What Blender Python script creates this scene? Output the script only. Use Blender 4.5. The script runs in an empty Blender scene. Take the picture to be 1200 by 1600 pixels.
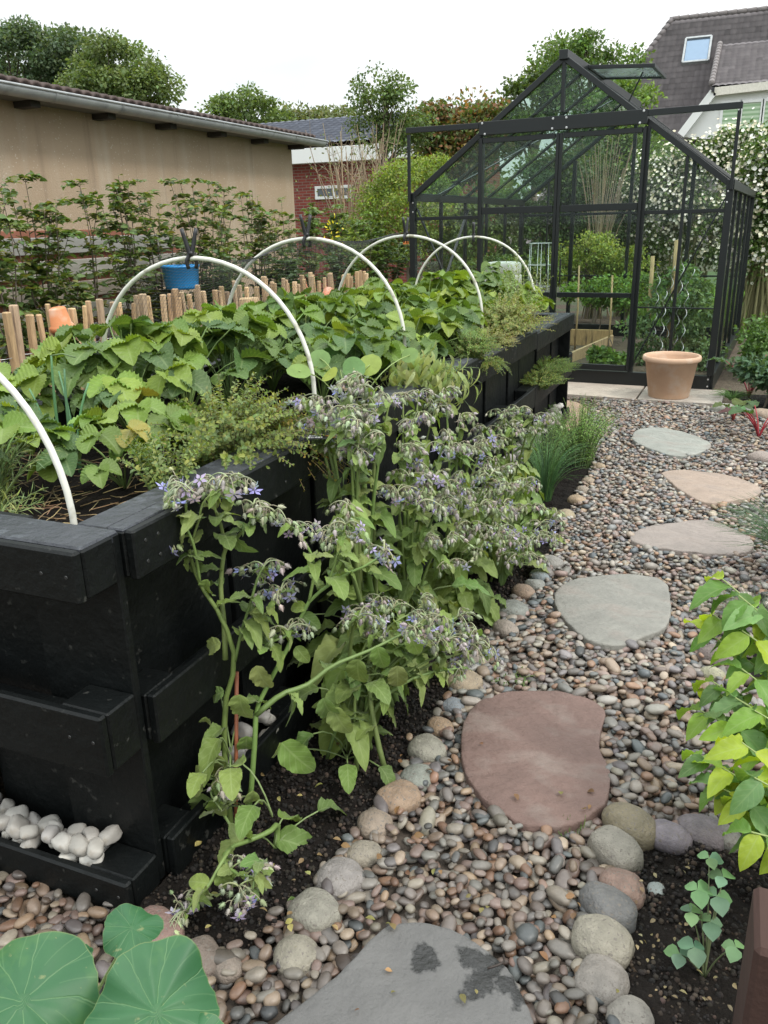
import bpy, math, random
import numpy as np
from mathutils import Vector, Matrix

# ------------------------------------------------------------------ camera
SC = bpy.context.scene
COL = SC.collection
F_PX, CAM_H = 1280.0, 1.4
PITCH, ROLL, YAW = math.radians(19.2), math.radians(1.4), math.radians(-23)
_f = np.array([math.sin(YAW)*math.cos(PITCH), math.cos(YAW)*math.cos(PITCH), -math.sin(PITCH)])
_r = np.array([math.cos(YAW), -math.sin(YAW), 0.0])
_d = -np.cross(_r, _f)
_ix = math.cos(ROLL)*_r + math.sin(ROLL)*_d
_iy = -math.sin(ROLL)*_r + math.cos(ROLL)*_d
cam_data = bpy.data.cameras.new('camera')
cam = bpy.data.objects.new('camera', cam_data)
COL.objects.link(cam)
cam_data.sensor_fit = 'VERTICAL'
cam_data.sensor_height = 36.0
cam_data.lens = F_PX/1600*36.0
cam_data.clip_start = 0.05
cam_data.clip_end = 3000
M = Matrix(((_ix[0], -_iy[0], -_f[0], 0), (_ix[1], -_iy[1], -_f[1], 0), (_ix[2], -_iy[2], -_f[2], CAM_H), (0, 0, 0, 1)))
cam.matrix_world = M
SC.camera = cam

# ------------------------------------------------------------------ world: bright overcast sky
SUN_EL, SUN_AZ = math.radians(52), math.radians(200)
W = bpy.data.worlds.new('World')
SC.world = W
W.use_nodes = True
nt = W.node_tree
nt.nodes.clear()
out = nt.nodes.new('ShaderNodeOutputWorld')
bg = nt.nodes.new('ShaderNodeBackground')
sky = nt.nodes.new('ShaderNodeTexSky')
sky.sky_type = 'NISHITA'
sky.sun_disc = False
sky.sun_elevation = SUN_EL
sky.sun_rotation = SUN_AZ
sky.air_density = 1.0
sky.dust_density = 3.0
tc = nt.nodes.new('ShaderNodeTexCoord')
mp = nt.nodes.new('ShaderNodeMapping')
mp.inputs['Scale'].default_value = (1.0, 1.0, 3.2)
nz = nt.nodes.new('ShaderNodeTexNoise')
nz.inputs['Scale'].default_value = 1.6
nz.inputs['Detail'].default_value = 4
rmp = nt.nodes.new('ShaderNodeValToRGB')
rmp.color_ramp.elements[0].position = 0.38
rmp.color_ramp.elements[0].color = (6.6, 7.5, 7.7, 1)
rmp.color_ramp.elements[1].position = 0.66
rmp.color_ramp.elements[1].color = (9.8, 9.9, 9.9, 1)
mx = nt.nodes.new('ShaderNodeMix')
mx.data_type = 'RGBA'
mx.inputs['Factor'].default_value = 0.93
nt.links.new(tc.outputs['Generated'], mp.inputs['Vector'])
nt.links.new(mp.outputs['Vector'], nz.inputs['Vector'])
nt.links.new(nz.outputs['Fac'], rmp.inputs['Fac'])
nt.links.new(sky.outputs['Color'], mx.inputs[6])
nt.links.new(rmp.outputs['Color'], mx.inputs[7])
# overcast sky: brighter overhead than at the horizon
sp = nt.nodes.new('ShaderNodeSeparateXYZ'); nt.links.new(tc.outputs['Generated'], sp.inputs[0])
mr = nt.nodes.new('ShaderNodeMapRange'); nt.links.new(sp.outputs[2], mr.inputs['Value'])
mr.inputs['From Min'].default_value = .25; mr.inputs['From Max'].default_value = 1.0
mr.inputs['To Min'].default_value = .93; mr.inputs['To Max'].default_value = 2.6
vs = nt.nodes.new('ShaderNodeVectorMath'); vs.operation = 'SCALE'
nt.links.new(mx.outputs[2], vs.inputs[0]); nt.links.new(mr.outputs[0], vs.inputs['Scale'])
nt.links.new(vs.outputs[0], bg.inputs['Color'])
bg.inputs['Strength'].default_value = 0.115
nt.links.new(bg.outputs['Background'], out.inputs['Surface'])
sun_data = bpy.data.lights.new('sun', 'SUN')
sun_data.energy = 1.5
sun_data.angle = math.radians(11)
sun_data.color = (1.0, 0.95, 0.88)
sun = bpy.data.objects.new('sun', sun_data)
COL.objects.link(sun)
# light comes from the front right, over the path
_sd = Vector((math.sin(SUN_AZ)*math.cos(SUN_EL), math.cos(SUN_AZ)*math.cos(SUN_EL), math.sin(SUN_EL)))
_sd = Vector((0.62, -0.12, 0.78)).normalized()
sun.rotation_euler = _sd.to_track_quat('Z', 'Y').to_euler()
sky.sun_elevation = math.asin(_sd.z)
sky.sun_rotation = math.atan2(_sd.x, _sd.y)
SC.view_settings.view_transform = 'Standard'
SC.view_settings.look = 'None'
SC.view_settings.gamma = 1
SC.view_settings.exposure = 0.3
SC.render.engine = 'CYCLES'
SC.cycles.max_bounces = 6
SC.cycles.diffuse_bounces = 3
SC.cycles.transparent_max_bounces = 24
SC.cycles.use_denoising = True

# ------------------------------------------------------------------ helpers
R = np.random.default_rng(7)
CAMP = np.array([0, 0, CAM_H])
def ray(px, py): return _f + _ix*(px-600)/F_PX + _iy*(py-800)/F_PX
def AG(px, py, z=0.0):
    v = ray(px, py); return CAMP + v*(z-CAM_H)/v[2]
def AX(px, py, x):
    v = ray(px, py); return CAMP + v*x/v[0]
def AY(px, py, y):
    v = ray(px, py); return CAMP + v*y/v[1]

def tag(o, label=None, cat=None, group=None, kind=None):
    if label: o['label'] = label
    if cat: o['category'] = cat
    if group: o['group'] = group
    if kind: o['kind'] = kind
    return o
def empty(name, loc=(0, 0, 0), label=None, cat=None, group=None, rz=0, parent=None):
    o = bpy.data.objects.new(name, None)
    COL.objects.link(o)
    o.location = loc
    o.rotation_euler = (0, 0, rz)
    o.empty_display_size = 0.05
    if parent: o.parent = parent
    return tag(o, label, cat, group)
def copy_tree(o, parent=None):
    c = o.copy(); COL.objects.link(c)
    if parent is not None: c.parent = parent
    for ch in list(o.children): copy_tree(ch, c)
    return c

class MB:
    """collects geometry with a colour per vertex; build() links ONE mesh object"""
    def __init__(s): s.V = []; s.T = []; s.Q = []; s.C = []; s.U = []; s.n = 0; s.tm = []; s.qm = []
    def add(s, V, F, col=(1, 1, 1), uv=None, mat=0):
        V = np.asarray(V, float).reshape(-1, 3)
        k = len(V)
        c = np.asarray(col, float)
        if c.ndim == 1: c = np.tile(c, (k, 1))
        s.V.append(V); s.C.append(c)
        s.U.append(np.zeros((k, 2)) if uv is None else np.asarray(uv, float))
        T = [f for f in F if len(f) == 3] if not isinstance(F, np.ndarray) else (F if F.shape[1] == 3 else [])
        Q = [f for f in F if len(f) == 4] if not isinstance(F, np.ndarray) else (F if F.shape[1] == 4 else [])
        if len(T): s.T.append(np.asarray(T, np.int64)+s.n); s.tm.append(np.full(len(T), mat))
        if len(Q): s.Q.append(np.asarray(Q, np.int64)+s.n); s.qm.append(np.full(len(Q), mat))
        s.n += k
        return s
    def inst(s, tpl, Rm, pos, cols, mat=0):
        V, F, U = tpl
        N = len(pos)
        if N == 0: return s
        k = len(V)
        VV = np.einsum('nij,kj->nki', Rm, V)+np.asarray(pos)[:, None, :]
        FF = (F[None]+(np.arange(N)*k)[:, None, None]).reshape(-1, F.shape[1])
        cols = np.asarray(cols, float)
        if cols.ndim == 1: cols = np.tile(cols, (N, 1))
        s.add(VV.reshape(-1, 3), FF, np.repeat(cols, k, axis=0), np.tile(U, (N, 1)), mat)
        return s
    def build(s, name, mats, parent=None, smooth=True, origin=None):
        me = bpy.data.meshes.new(name)
        V = np.concatenate(s.V) if s.V else np.zeros((0, 3))
        if origin is not None: V = V-np.asarray(origin, float)
        T = np.concatenate(s.T) if s.T else np.zeros((0, 3), np.int64)
        Q = np.concatenate(s.Q) if s.Q else np.zeros((0, 4), np.int64)
        me.vertices.add(len(V)); me.vertices.foreach_set('co', V.astype(np.float32).ravel())
        li = np.concatenate([T.ravel(), Q.ravel()]).astype(np.int32)
        me.loops.add(len(li)); me.loops.foreach_set('vertex_index', li)
        nt_, nq = len(T), len(Q)
        me.polygons.add(nt_+nq)
        st = np.concatenate([np.arange(nt_)*3, nt_*3+np.arange(nq)*4]).astype(np.int32)
        me.polygons.foreach_set('loop_start', st)
        me.polygons.foreach_set('loop_total', np.concatenate([np.full(nt_, 3), np.full(nq, 4)]).astype(np.int32))
        mi = np.concatenate(s.tm+s.qm).astype(np.int32) if (s.tm or s.qm) else np.zeros(0, np.int32)
        me.polygons.foreach_set('material_index', mi)
        me.polygons.foreach_set('use_smooth', np.full(nt_+nq, smooth))
        if not isinstance(mats, (list, tuple)): mats = [mats]
        for m in mats: me.materials.append(m)
        a = me.attributes.new('tint', 'FLOAT_COLOR', 'POINT')
        C = np.concatenate(s.C) if s.C else np.zeros((0, 3))
        a.data.foreach_set('color', np.concatenate([C, np.ones((len(C), 1))], 1).astype(np.float32).ravel())
        a = me.attributes.new('luv', 'FLOAT2', 'POINT')
        a.data.foreach_set('vector', (np.concatenate(s.U) if s.U else np.zeros((0, 2))).astype(np.float32).ravel())
        me.update(calc_edges=True)
        me.validate()
        o = bpy.data.objects.new(name, me)
        COL.objects.link(o)
        if parent: o.parent = parent
        if origin is not None: o.location = origin
        return o

def cbox(p0, p1, b=0.004):
    """chamfered box"""
    x0, y0, z0 = p0; x1, y1, z1 = p1
    b = min(b, abs(x1-x0)*.4, abs(y1-y0)*.4, abs(z1-z0)*.4)
    V = []; idx = {}
    for i, (X, sx) in enumerate(((x0, 1), (x1, -1))):
        for j, (Y_, sy) in enumerate(((y0, 1), (y1, -1))):
            for k, (Z, sz) in enumerate(((z0, 1), (z1, -1))):
                idx[i, j, k] = len(V)
                V += [(X, Y_+sy*b, Z+sz*b), (X+sx*b, Y_, Z+sz*b), (X+sx*b, Y_+sy*b, Z)]
    F = []
    I = lambda i, j, k, a: idx[i, j, k]+a
    F += [(I(0,0,0,0), I(0,0,1,0), I(0,1,1,0), I(0,1,0,0)), (I(1,0,0,0), I(1,1,0,0), I(1,1,1,0), I(1,0,1,0))]
    F += [(I(0,0,0,1), I(1,0,0,1), I(1,0,1,1), I(0,0,1,1)), (I(0,1,0,1), I(0,1,1,1), I(1,1,1,1), I(1,1,0,1))]
    F += [(I(0,0,0,2), I(0,1,0,2), I(1,1,0,2), I(1,0,0,2)), (I(0,0,1,2), I(1,0,1,2), I(1,1,1,2), I(0,1,1,2))]
    for k in (0, 1):
        for i in (0, 1):
            q = [I(i,0,k,0), I(i,1,k,0), I(i,1,k,2), I(i,0,k,2)]; F.append(q if (i ^ k) else q[::-1])
        for j in (0, 1):
            q = [I(0,j,k,1), I(1,j,k,1), I(1,j,k,2), I(0,j,k,2)]; F.append(q if not (j ^ k) else q[::-1])
    for i in (0, 1):
        for j in (0, 1):
            q = [I(i,j,0,0), I(i,j,1,0), I(i,j,1,1), I(i,j,0,1)]; F.append(q if not (i ^ j) else q[::-1])
    for i in (0, 1):
        for j in (0, 1):
            for k in (0, 1):
                t = [I(i,j,k,0), I(i,j,k,1), I(i,j,k,2)]
                F.append(t if (i+j+k) % 2 else t[::-1])
    return np.array(V, float), F
def box(mb, p0, p1, col=(1, 1, 1), b=0.004, mat=0, rot=None, piv=None, jig=0):
    V, F = cbox(p0, p1, b)
    if rot is not None:
        c = np.asarray(piv if piv is not None else (np.array(p0)+np.array(p1))/2, float)
        V = (V-c) @ np.array(rot).T + c
    if jig: V = V + R.normal(0, jig, (1, 3))
    mb.add(V, F, col, None, mat)
def beam(mb, a, b, w, h, col=(1, 1, 1), up=(0, 0, 1), bev=0.003, mat=0):
    a = np.array(a, float); b = np.array(b, float)
    d = b-a; L = np.linalg.norm(d); d /= L
    s = np.cross(d, up); s /= np.linalg.norm(s); u = np.cross(s, d)
    V, F = cbox((-w/2, 0, -h/2), (w/2, L, h/2), bev)
    V = a+V[:, :1]*s+V[:, 1:2]*d+V[:, 2:3]*u
    mb.add(V, F, col, None, mat)
def rotz(a): c, s = math.cos(a), math.sin(a); return np.array([[c, -s, 0], [s, c, 0], [0, 0, 1]])
def rotx(a): c, s = math.cos(a), math.sin(a); return np.array([[1, 0, 0], [0, c, -s], [0, s, c]])
def roty(a): c, s = math.cos(a), math.sin(a); return np.array([[c, 0, s], [0, 1, 0], [-s, 0, c]])
def tube(mb, P, r, n=6, col=(1, 1, 1), mat=0, cap=True):
    P = np.asarray(P, float); m = len(P)
    r = np.broadcast_to(np.asarray(r, float), (m,))
    T = np.gradient(P, axis=0); T /= np.linalg.norm(T, axis=1)[:, None]+1e-9
    u = np.cross(T[0], (0.13, 0.31, 0.94)); 
    if np.linalg.norm(u) < 1e-3: u = np.cross(T[0], (1, 0, 0))
    u /= np.linalg.norm(u)
    V = []
    a = np.arange(n)*2*math.pi/n
    ca, sa = np.cos(a)[:, None], np.sin(a)[:, None]
    for i in range(m):
        u = u-T[i]*np.dot(u, T[i]); u /= np.linalg.norm(u)+1e-9
        w = np.cross(T[i], u)
        V.append(P[i]+r[i]*(ca*u+sa*w))
    V = np.concatenate(V)
    i = np.arange(m-1)[:, None]*n; j = np.arange(n)[None]
    j2 = (j+1) % n
    Fq = np.stack([i+j, i+j2, i+n+j2, i+n+j], -1).reshape(-1, 4)
    c = np.asarray(col, float)
    mb.add(V, Fq, c if c.ndim == 1 else np.repeat(c, n, 0), None, mat)
    if cap:
        for k0, rev in ((0, True), ((m-1)*n, False)):
            f = [k0+q for q in range(n)]
            if rev: f = f[::-1]
            tri = [(f[0], f[q], f[q+1]) for q in range(1, n-1)]
            mb.T.append(np.asarray(tri, np.int64)+mb.n-len(V)); mb.tm.append(np.full(len(tri), mat))
def lathe(mb, prof, c=(0, 0, 0), n=32, col=(1, 1, 1), mat=0, rot=None):
    prof = np.asarray(prof, float); m = len(prof)
    a = np.arange(n)*2*math.pi/n
    V = np.stack([prof[:, :1]*np.cos(a), prof[:, :1]*np.sin(a), np.repeat(prof[:, 1:2], n, 1)], -1).reshape(-1, 3)
    if rot is not None: V = V @ np.array(rot).T
    V = V+np.array(c)
    i = np.arange(m-1)[:, None]*n; j = np.arange(n)[None]; j2 = (j+1) % n
    mb.add(V, np.stack([i+j, i+j2, i+n+j2, i+n+j], -1).reshape(-1, 4), col, None, mat)
def bez(p0, p1, p2, n=8, p3=None):
    t = np.linspace(0, 1, n)[:, None]
    p0, p1, p2 = map(lambda q: np.asarray(q, float), (p0, p1, p2))
    if p3 is None: return (1-t)**2*p0+2*t*(1-t)*p1+t*t*p2
    p3 = np.asarray(p3, float)
    return (1-t)**3*p0+3*t*(1-t)**2*p1+3*t*t*(1-t)*p2+t**3*p3
def smooth_path(P, n=24):
    """Catmull-Rom through the points"""
    P = np.asarray(P, float); P = np.vstack([2*P[0]-P[1], P, 2*P[-1]-P[-2]])
    k = len(P)-3; o = []
    for q in np.linspace(0, k-1e-6, n):
        i = int(q); t = q-i; a, b, c, d = P[i:i+4]
        o.append(.5*((2*b)+(-a+c)*t+(2*a-5*b+4*c-d)*t*t+(-a+3*b-3*c+d)*t**3))
    return np.array(o)
def unit(v):
    v = np.asarray(v, float); return v/(np.linalg.norm(v, axis=-1, keepdims=True)+1e-9)
def frames(d, nrm, sc=1.0, wsc=1.0):
    d = unit(d); s = unit(np.cross(d, nrm)); u = np.cross(s, d)
    sc = np.broadcast_to(np.asarray(sc, float), (len(d),))
    Rm = np.stack([s*np.broadcast_to(wsc, (len(d),))[:, None], d, u], -1)*sc[:, None, None]
    return Rm
def rdir(n, zlo=-1, zhi=1):
    z = R.uniform(zlo, zhi, n); a = R.uniform(0, 2*math.pi, n); q = np.sqrt(np.maximum(0, 1-z*z))
    return np.stack([q*np.cos(a), q*np.sin(a), z], -1)
def jit(base, n, amt=0.18, hue=0.045):
    base = np.asarray(base, float)
    if base.ndim == 2: base = base[R.integers(0, len(base), n)]
    else: base = np.tile(base, (n, 1))
    return np.clip(base*(1+R.normal(0, amt, (n, 1)))*(1+R.normal(0, hue, (n, 3))), .004, .9)

def leaf_tpl(nu=6, nv=2, w=0.5, a=0.9, b=0.9, serr=0.0, fold=0.15, droop=0.3, corr=0.0, nc=5, wave=0.0, curl=0.0):
    """leaf along +Y of length 1; width profile ~ sin(pi*u^a)^b"""
    V = []; U = []
    for i in range(nu+1):
        u = i/nu
        hw = w*0.5*max(0.0, math.sin(math.pi*min(1, max(0, u))**a))**b if 0 < u < 1 else 0.0
        if serr and i % 2: hw *= 1-serr
        for j in range(2*nv+1):
            v = (j-nv)/nv
            x = v*hw
            z = fold*abs(x)*2*1.0 - droop*u*u - curl*(abs(v)**2)*hw + corr*math.sin(2*math.pi*(nc*(u-abs(v)*0.12)))*abs(v)*hw*2 + wave*math.sin(u*17+v*3)*abs(v)*hw
            V.append((x, u*(1-0.25*droop*u), z)); U.append((u, v))
    F = []
    n = 2*nv+1
    for i in range(nu):
        for j in range(2*nv):
            p = i*n+j
            if i == 0: F.append((p, p+n+1, p+n)) if True else None
            elif i == nu-1: F.append((p, p+1, p+n))
            else: F += [(p, p+1, p+n+1), (p, p+n+1, p+n)]
    return np.array(V), np.array(F), np.array(U)
L_SIMPLE = leaf_tpl(2, 1, .6, 1, 1, 0, .2, .15)           # far leaves
L_SMALL = leaf_tpl(4, 1, .6, .9, .9, 0, .2, .25)
L_HORN = leaf_tpl(8, 1, .62, .85, .8, .12, .18, .25)
L_LANCE = leaf_tpl(5, 1, .18, 1, .8, 0, .2, .35)
L_NEEDLE = leaf_tpl(2, 1, .10, 1, .8, 0, .2, .1)
L_SAGE = leaf_tpl(8, 1, .22, .9, .75, .0, .12, .7)
L_STRAW = leaf_tpl(30, 3, .98, .80, .55, .065, .14, .28, .045, 8)
L_STRAW2 = leaf_tpl(30, 3, .92, .84, .58, .065, .28, .45, .045, 8)
L_BOR = leaf_tpl(16, 2, .62, .78, .58, .025, .12, .50, .07, 6, .16)
L_BOR2 = leaf_tpl(16, 2, .54, .85, .62, .025, .30, .85, .07, 6, .22)
L_LIME = leaf_tpl(12, 2, .50, .82, .85, 0, .24, .40, .06, 5, .12)
L_ROUND = leaf_tpl(8, 2, .95, 1.0, .5, 0, .05, .1, 0)
L_PETAL = leaf_tpl(3, 1, .45, 1.1, .7, 0, .1, -.1)

def ico(sub=1):
    import bmesh
    bm = bmesh.new(); bmesh.ops.create_icosphere(bm, subdivisions=sub, radius=1)
    V = np.array([v.co[:] for v in bm.verts]); F = np.array([[v.index for v in f.verts] for f in bm.faces])
    bm.free()
    return V, F, np.zeros((len(V), 2))
ICO1, ICO2, ICO3 = ico(1), ico(2), ico(3)
def vnoise(P, s, seed=0):
    """cheap smooth pseudo-noise from a few sines"""
    rr = np.random.default_rng(seed); o = np.zeros(len(P))
    for k in range(6):
        w = rr.normal(0, 1, 3)*s*(1+.5*k); o += np.sin(P @ w+rr.uniform(0, 6.28))/(1+.6*k)
    return o/3.0
def stone_tpl(base, seed, amt=.12, boxy=0.0):
    V, F, U = base
    rr = np.random.default_rng(seed)
    N = V/np.linalg.norm(V, axis=1)[:, None]
    if boxy: N = np.sign(N)*np.abs(N)**(1-boxy)
    r = 1+amt*vnoise(N, 1.3, seed)+amt*.4*vnoise(N, 3.0, seed+9)
    return N*r[:, None], F, U

# ------------------------------------------------------------------ materials
def newmat(name):
    m = bpy.data.materials.new(name); m.use_nodes = True
    return m, m.node_tree, m.node_tree.nodes['Principled BSDF']
def N(nt, t, **kw):
    n = nt.nodes.new(t)
    for k, v in kw.items():
        if k in n.inputs: n.inputs[k].default_value = v
        else: setattr(n, k, v)
    return n
def math_(nt, op, a, b=None, c=None):
    n = nt.nodes.new('ShaderNodeMath'); n.operation = op
    for i, x in enumerate((a, b, c)):
        if x is None: continue
        if isinstance(x, (int, float)): n.inputs[i].default_value = x
        else: nt.links.new(x, n.inputs[i])
    return n.outputs[0]
def mixc(nt, fac, a, b, bt='MIX'):
    n = nt.nodes.new('ShaderNodeMix'); n.data_type = 'RGBA'; n.blend_type = bt
    for k, x in ((0, fac), (6, a), (7, b)):
        if isinstance(x, (int, float)): n.inputs[k].default_value = x
        elif isinstance(x, tuple): n.inputs[k].default_value = (*x, 1) if len(x) == 3 else x
        else: nt.links.new(x, n.inputs[k])
    return n.outputs[2]
def coords(nt, scale=(1, 1, 1), kind='Object'):
    tc = nt.nodes.new('ShaderNodeTexCoord'); mp = nt.nodes.new('ShaderNodeMapping')
    mp.inputs['Scale'].default_value = scale
    nt.links.new(tc.outputs[kind], mp.inputs['Vector'])
    return mp.outputs['Vector']
def noise(nt, vec, scale, detail=4, rough=.55, dist=0.0):
    n = nt.nodes.new('ShaderNodeTexNoise')
    n.inputs['Scale'].default_value = scale; n.inputs['Detail'].default_value = detail
    n.inputs['Roughness'].default_value = rough; n.inputs['Distortion'].default_value = dist
    nt.links.new(vec, n.inputs['Vector'])
    return n.outputs['Fac']
def ramp(nt, fac, p0, p1, c0=(0, 0, 0), c1=(1, 1, 1)):
    r = nt.nodes.new('ShaderNodeValToRGB')
    r.color_ramp.elements[0].position = p0; r.color_ramp.elements[1].position = p1
    r.color_ramp.elements[0].color = (*c0, 1); r.color_ramp.elements[1].color = (*c1, 1)
    nt.links.new(fac, r.inputs['Fac'])
    return r.outputs['Color']
def attr(nt, name='tint', out='Color'):
    a = nt.nodes.new('ShaderNodeAttribute'); a.attribute_name = name
    return a.outputs[out]
def bump(nt, bsdf, h, strength=.3, dist=.01):
    b = nt.nodes.new('ShaderNodeBump'); b.inputs['Strength'].default_value = strength; b.inputs['Distance'].default_value = dist
    nt.links.new(h, b.inputs['Height']); nt.links.new(b.outputs['Normal'], bsdf.inputs['Normal'])
def gm(name, col=None, rough=.6, nscale=20, namt=.25, bscale=60, bstr=.2, bdist=.004, metallic=0, stretch=(1, 1, 1), spots=None, rvar=0, spec=None):
    """general surface: colour (or the tint attribute) varied by noise, with bump"""
    m, nt, b = newmat(name)
    base = attr(nt) if col is None else None
    v = coords(nt, stretch)
    n1 = noise(nt, v, nscale, 5)
    f = math_(nt, 'MULTIPLY_ADD', n1, 2*namt, 1-namt)
    if base is None:
        rgb = nt.nodes.new('ShaderNodeRGB'); rgb.outputs[0].default_value = (*col, 1); base = rgb.outputs[0]
    g = nt.nodes.new('ShaderNodeCombineColor')
    for k in range(3): nt.links.new(f, g.inputs[k])
    c = mixc(nt, 1.0, base, g.outputs[0], 'MULTIPLY')
    if spots:
        sc, lo, hi, sc_col = spots
        s = ramp(nt, noise(nt, v, sc, 3), lo, hi)
        c = mixc(nt, s, c, sc_col)
    nt.links.new(c, b.inputs['Base Color'])
    b.inputs['Roughness'].default_value = rough
    if rvar:
        r = math_(nt, 'MULTIPLY_ADD', noise(nt, v, nscale*.35, 4), rvar, rough-rvar/2); nt.links.new(r, b.inputs['Roughness'])
    b.inputs['Metallic'].default_value = metallic
    if spec is not None: b.inputs['Specular IOR Level'].default_value = spec
    if bstr: bump(nt, b, noise(nt, v, bscale, 5), bstr, bdist)
    return m
def leafmat(name, vein=0.25, nv=7, rough=.5, trans=.3, hairy=0.0, slope=.35, spec=.4):
    m, nt, b = newmat(name)
    base = attr(nt)
    a = nt.nodes.new('ShaderNodeAttribute'); a.attribute_name = 'luv'
    sp = nt.nodes.new('ShaderNodeSeparateXYZ'); nt.links.new(a.outputs['Vector'], sp.inputs[0])
    u, v = sp.outputs[0], sp.outputs[1]
    av = math_(nt, 'ABSOLUTE', v)
    mid = math_(nt, 'LESS_THAN', av, 0.07)
    lat = math_(nt, 'FRACT', math_(nt, 'MULTIPLY', math_(nt, 'SUBTRACT', u, math_(nt, 'MULTIPLY', av, slope)), nv))
    lat = math_(nt, 'LESS_THAN', math_(nt, 'ABSOLUTE', math_(nt, 'SUBTRACT', lat, .5)), .09)
    vv = math_(nt, 'MAXIMUM', mid, math_(nt, 'MULTIPLY', lat, .6))
    n1 = noise(nt, coords(nt), 35, 3)
    f = math_(nt, 'MULTIPLY_ADD', n1, .5, .75)
    g = nt.nodes.new('ShaderNodeCombineColor')
    for k in range(3): nt.links.new(f, g.inputs[k])
    c = mixc(nt, 1.0, base, g.outputs[0], 'MULTIPLY')
    c = mixc(nt, math_(nt, 'MULTIPLY', vv, vein), c, (.42, .50, .24))
    nt.links.new(c, b.inputs['Base Color'])
    b.inputs['Roughness'].default_value = rough
    b.inputs['Specular IOR Level'].default_value = spec
    if hairy:
        b.inputs['Sheen Weight'].default_value = hairy
    bump(nt, b, math_(nt, 'ADD', math_(nt, 'MULTIPLY', vv, -.6), n1), .35, .004)
    t = nt.nodes.new('ShaderNodeBsdfTranslucent')
    nt.links.new(mixc(nt, 1.0, c, (1.5, 1.45, .5), 'MULTIPLY'), t.inputs['Color'])
    ms = nt.nodes.new('ShaderNodeMixShader'); ms.inputs[0].default_value = trans
    nt.links.new(b.outputs[0], ms.inputs[1]); nt.links.new(t.outputs[0], ms.inputs[2])
    nt.links.new(ms.outputs[0], nt.nodes['Material Output'].inputs['Surface'])
    return m
def glassmat(name, tint=(.85, .93, .9), dirt_sheen=.06, rough=.03, dirt_sheen_col=(.55, .62, .58)):  # diffuse film serves both grime and the vent's painted reflection
    m, nt, b = newmat(name)
    nt.nodes.remove(b)
    tr = N(nt, 'ShaderNodeBsdfTransparent'); tr.inputs[0].default_value = (*tint, 1)
    gl = N(nt, 'ShaderNodeBsdfGlossy'); gl.inputs['Roughness'].default_value = rough
    df = N(nt, 'ShaderNodeBsdfDiffuse'); df.inputs[0].default_value = (*dirt_sheen_col, 1)
    lw = N(nt, 'ShaderNodeLayerWeight'); lw.inputs['Blend'].default_value = .5
    fp = math_(nt, 'MULTIPLY_ADD', math_(nt, 'POWER', lw.outputs['Facing'], 5.0), .55, .012)
    m1 = N(nt, 'ShaderNodeMixShader'); m2 = N(nt, 'ShaderNodeMixShader')
    nt.links.new(fp, m1.inputs[0]); nt.links.new(tr.outputs[0], m1.inputs[1]); nt.links.new(gl.outputs[0], m1.inputs[2])
    d = math_(nt, 'MULTIPLY', noise(nt, coords(nt), 4, 5, .65), dirt_sheen*2)
    nt.links.new(d, m2.inputs[0]); nt.links.new(m1.outputs[0], m2.inputs[1]); nt.links.new(df.outputs[0], m2.inputs[2])
    nt.links.new(m2.outputs[0], nt.nodes['Material Output'].inputs['Surface'])
    return m

M_BLACKWOOD = gm('black_painted_wood', (.0038, .0048, .0048), .5, 9, .5, 26, .9, .006, stretch=(1, 1, 1), rvar=.3, spots=(34, .66, .74, (.04, .04, .036)), spec=.24)
M_BLACKTOP = gm('black_painted_wood_caps', (.022, .024, .030), .42, 14, .6, 30, 1.0, .008, rvar=.5, spots=(22, .56, .66, (.05, .055, .065)), spec=.5)  # lighter, bluer black with pale mottling for the cap boards
M_TINTWOOD = gm('rough_wood', None, .85, 22, .6, 50, .9, .006, stretch=(3, 3, .4), spots=(9, .58, .70, (.16, .11, .07)))
M_PLANKS = gm('weathered_boards', None, .85, 10, .3, 30, .5, .004, stretch=(3, .4, 3))
M_METAL = gm('black_aluminium', (.006, .0085, .009), .38, 6, .2, 60, .03, .001, rvar=.1)
M_BOLT = gm('steel_bolts', (.6, .6, .6), .35, 6, .1, 60, .0, metallic=.8)
M_ZINC = gm('zinc_gutter', (.36, .37, .37), .55, 6, .3, 20, .1, .002, metallic=.3, spots=(5, .55, .7, (.25, .26, .26)))
M_STONE = gm('stone', None, .72, 38, .55, 130, 1.0, .005, spots=(150, .57, .66, (.15, .13, .11)), rvar=.25)
M_WSTONE = gm('white_stone', None, .65, 30, .22, 90, .4, .002, spots=(26, .60, .72, (.30, .26, .21)))
M_PEBBLE = gm('pebbles', None, .45, 60, .42, 150, .35, .002, rvar=.4)
M_SLAB = gm('sandstone_slab', None, .78, 6, .42, 26, 1.0, .012, stretch=(1, 1.6, 1), spots=(5, .50, .80, (.22, .18, .155)))
M_TERRA = gm('terracotta', None, .85, 5, .22, 90, .4, .003, spots=(7, .52, .78, (.62, .50, .40)))
M_SOIL = gm('dark_soil', (.010, .0075, .006), .95, 14, .6, 55, 1.0, .02, spots=(60, .66, .74, (.05, .034, .022)), spec=.2)
M_SOIL2 = gm('dry_soil', (.10, .075, .05), .95, 8, .5, 55, .9, .02, spots=(20, .5, .7, (.05, .035, .022)))
M_GROUND = gm('garden_ground', (.045, .06, .022), .95, 3, .5, 20, .8, .03, spots=(1.5, .5, .65, (.06, .04, .025)))
M_LAWN = gm('lawn_base', (.035, .075, .015), .95, 6, .4, 50, .6, .02)
M_BARK = gm('bark', None, .9, 12, .3, 30, .6, .01, stretch=(1, 1, .3))
M_STEM = gm('green_stems', None, .55, 30, .2, 100, .2, .001)
M_PVC = gm('white_conduit', (.66, .65, .58), .45, 8, .18, 40, .1, .001, spots=(14, .58, .68, (.36, .34, .25)))
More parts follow.
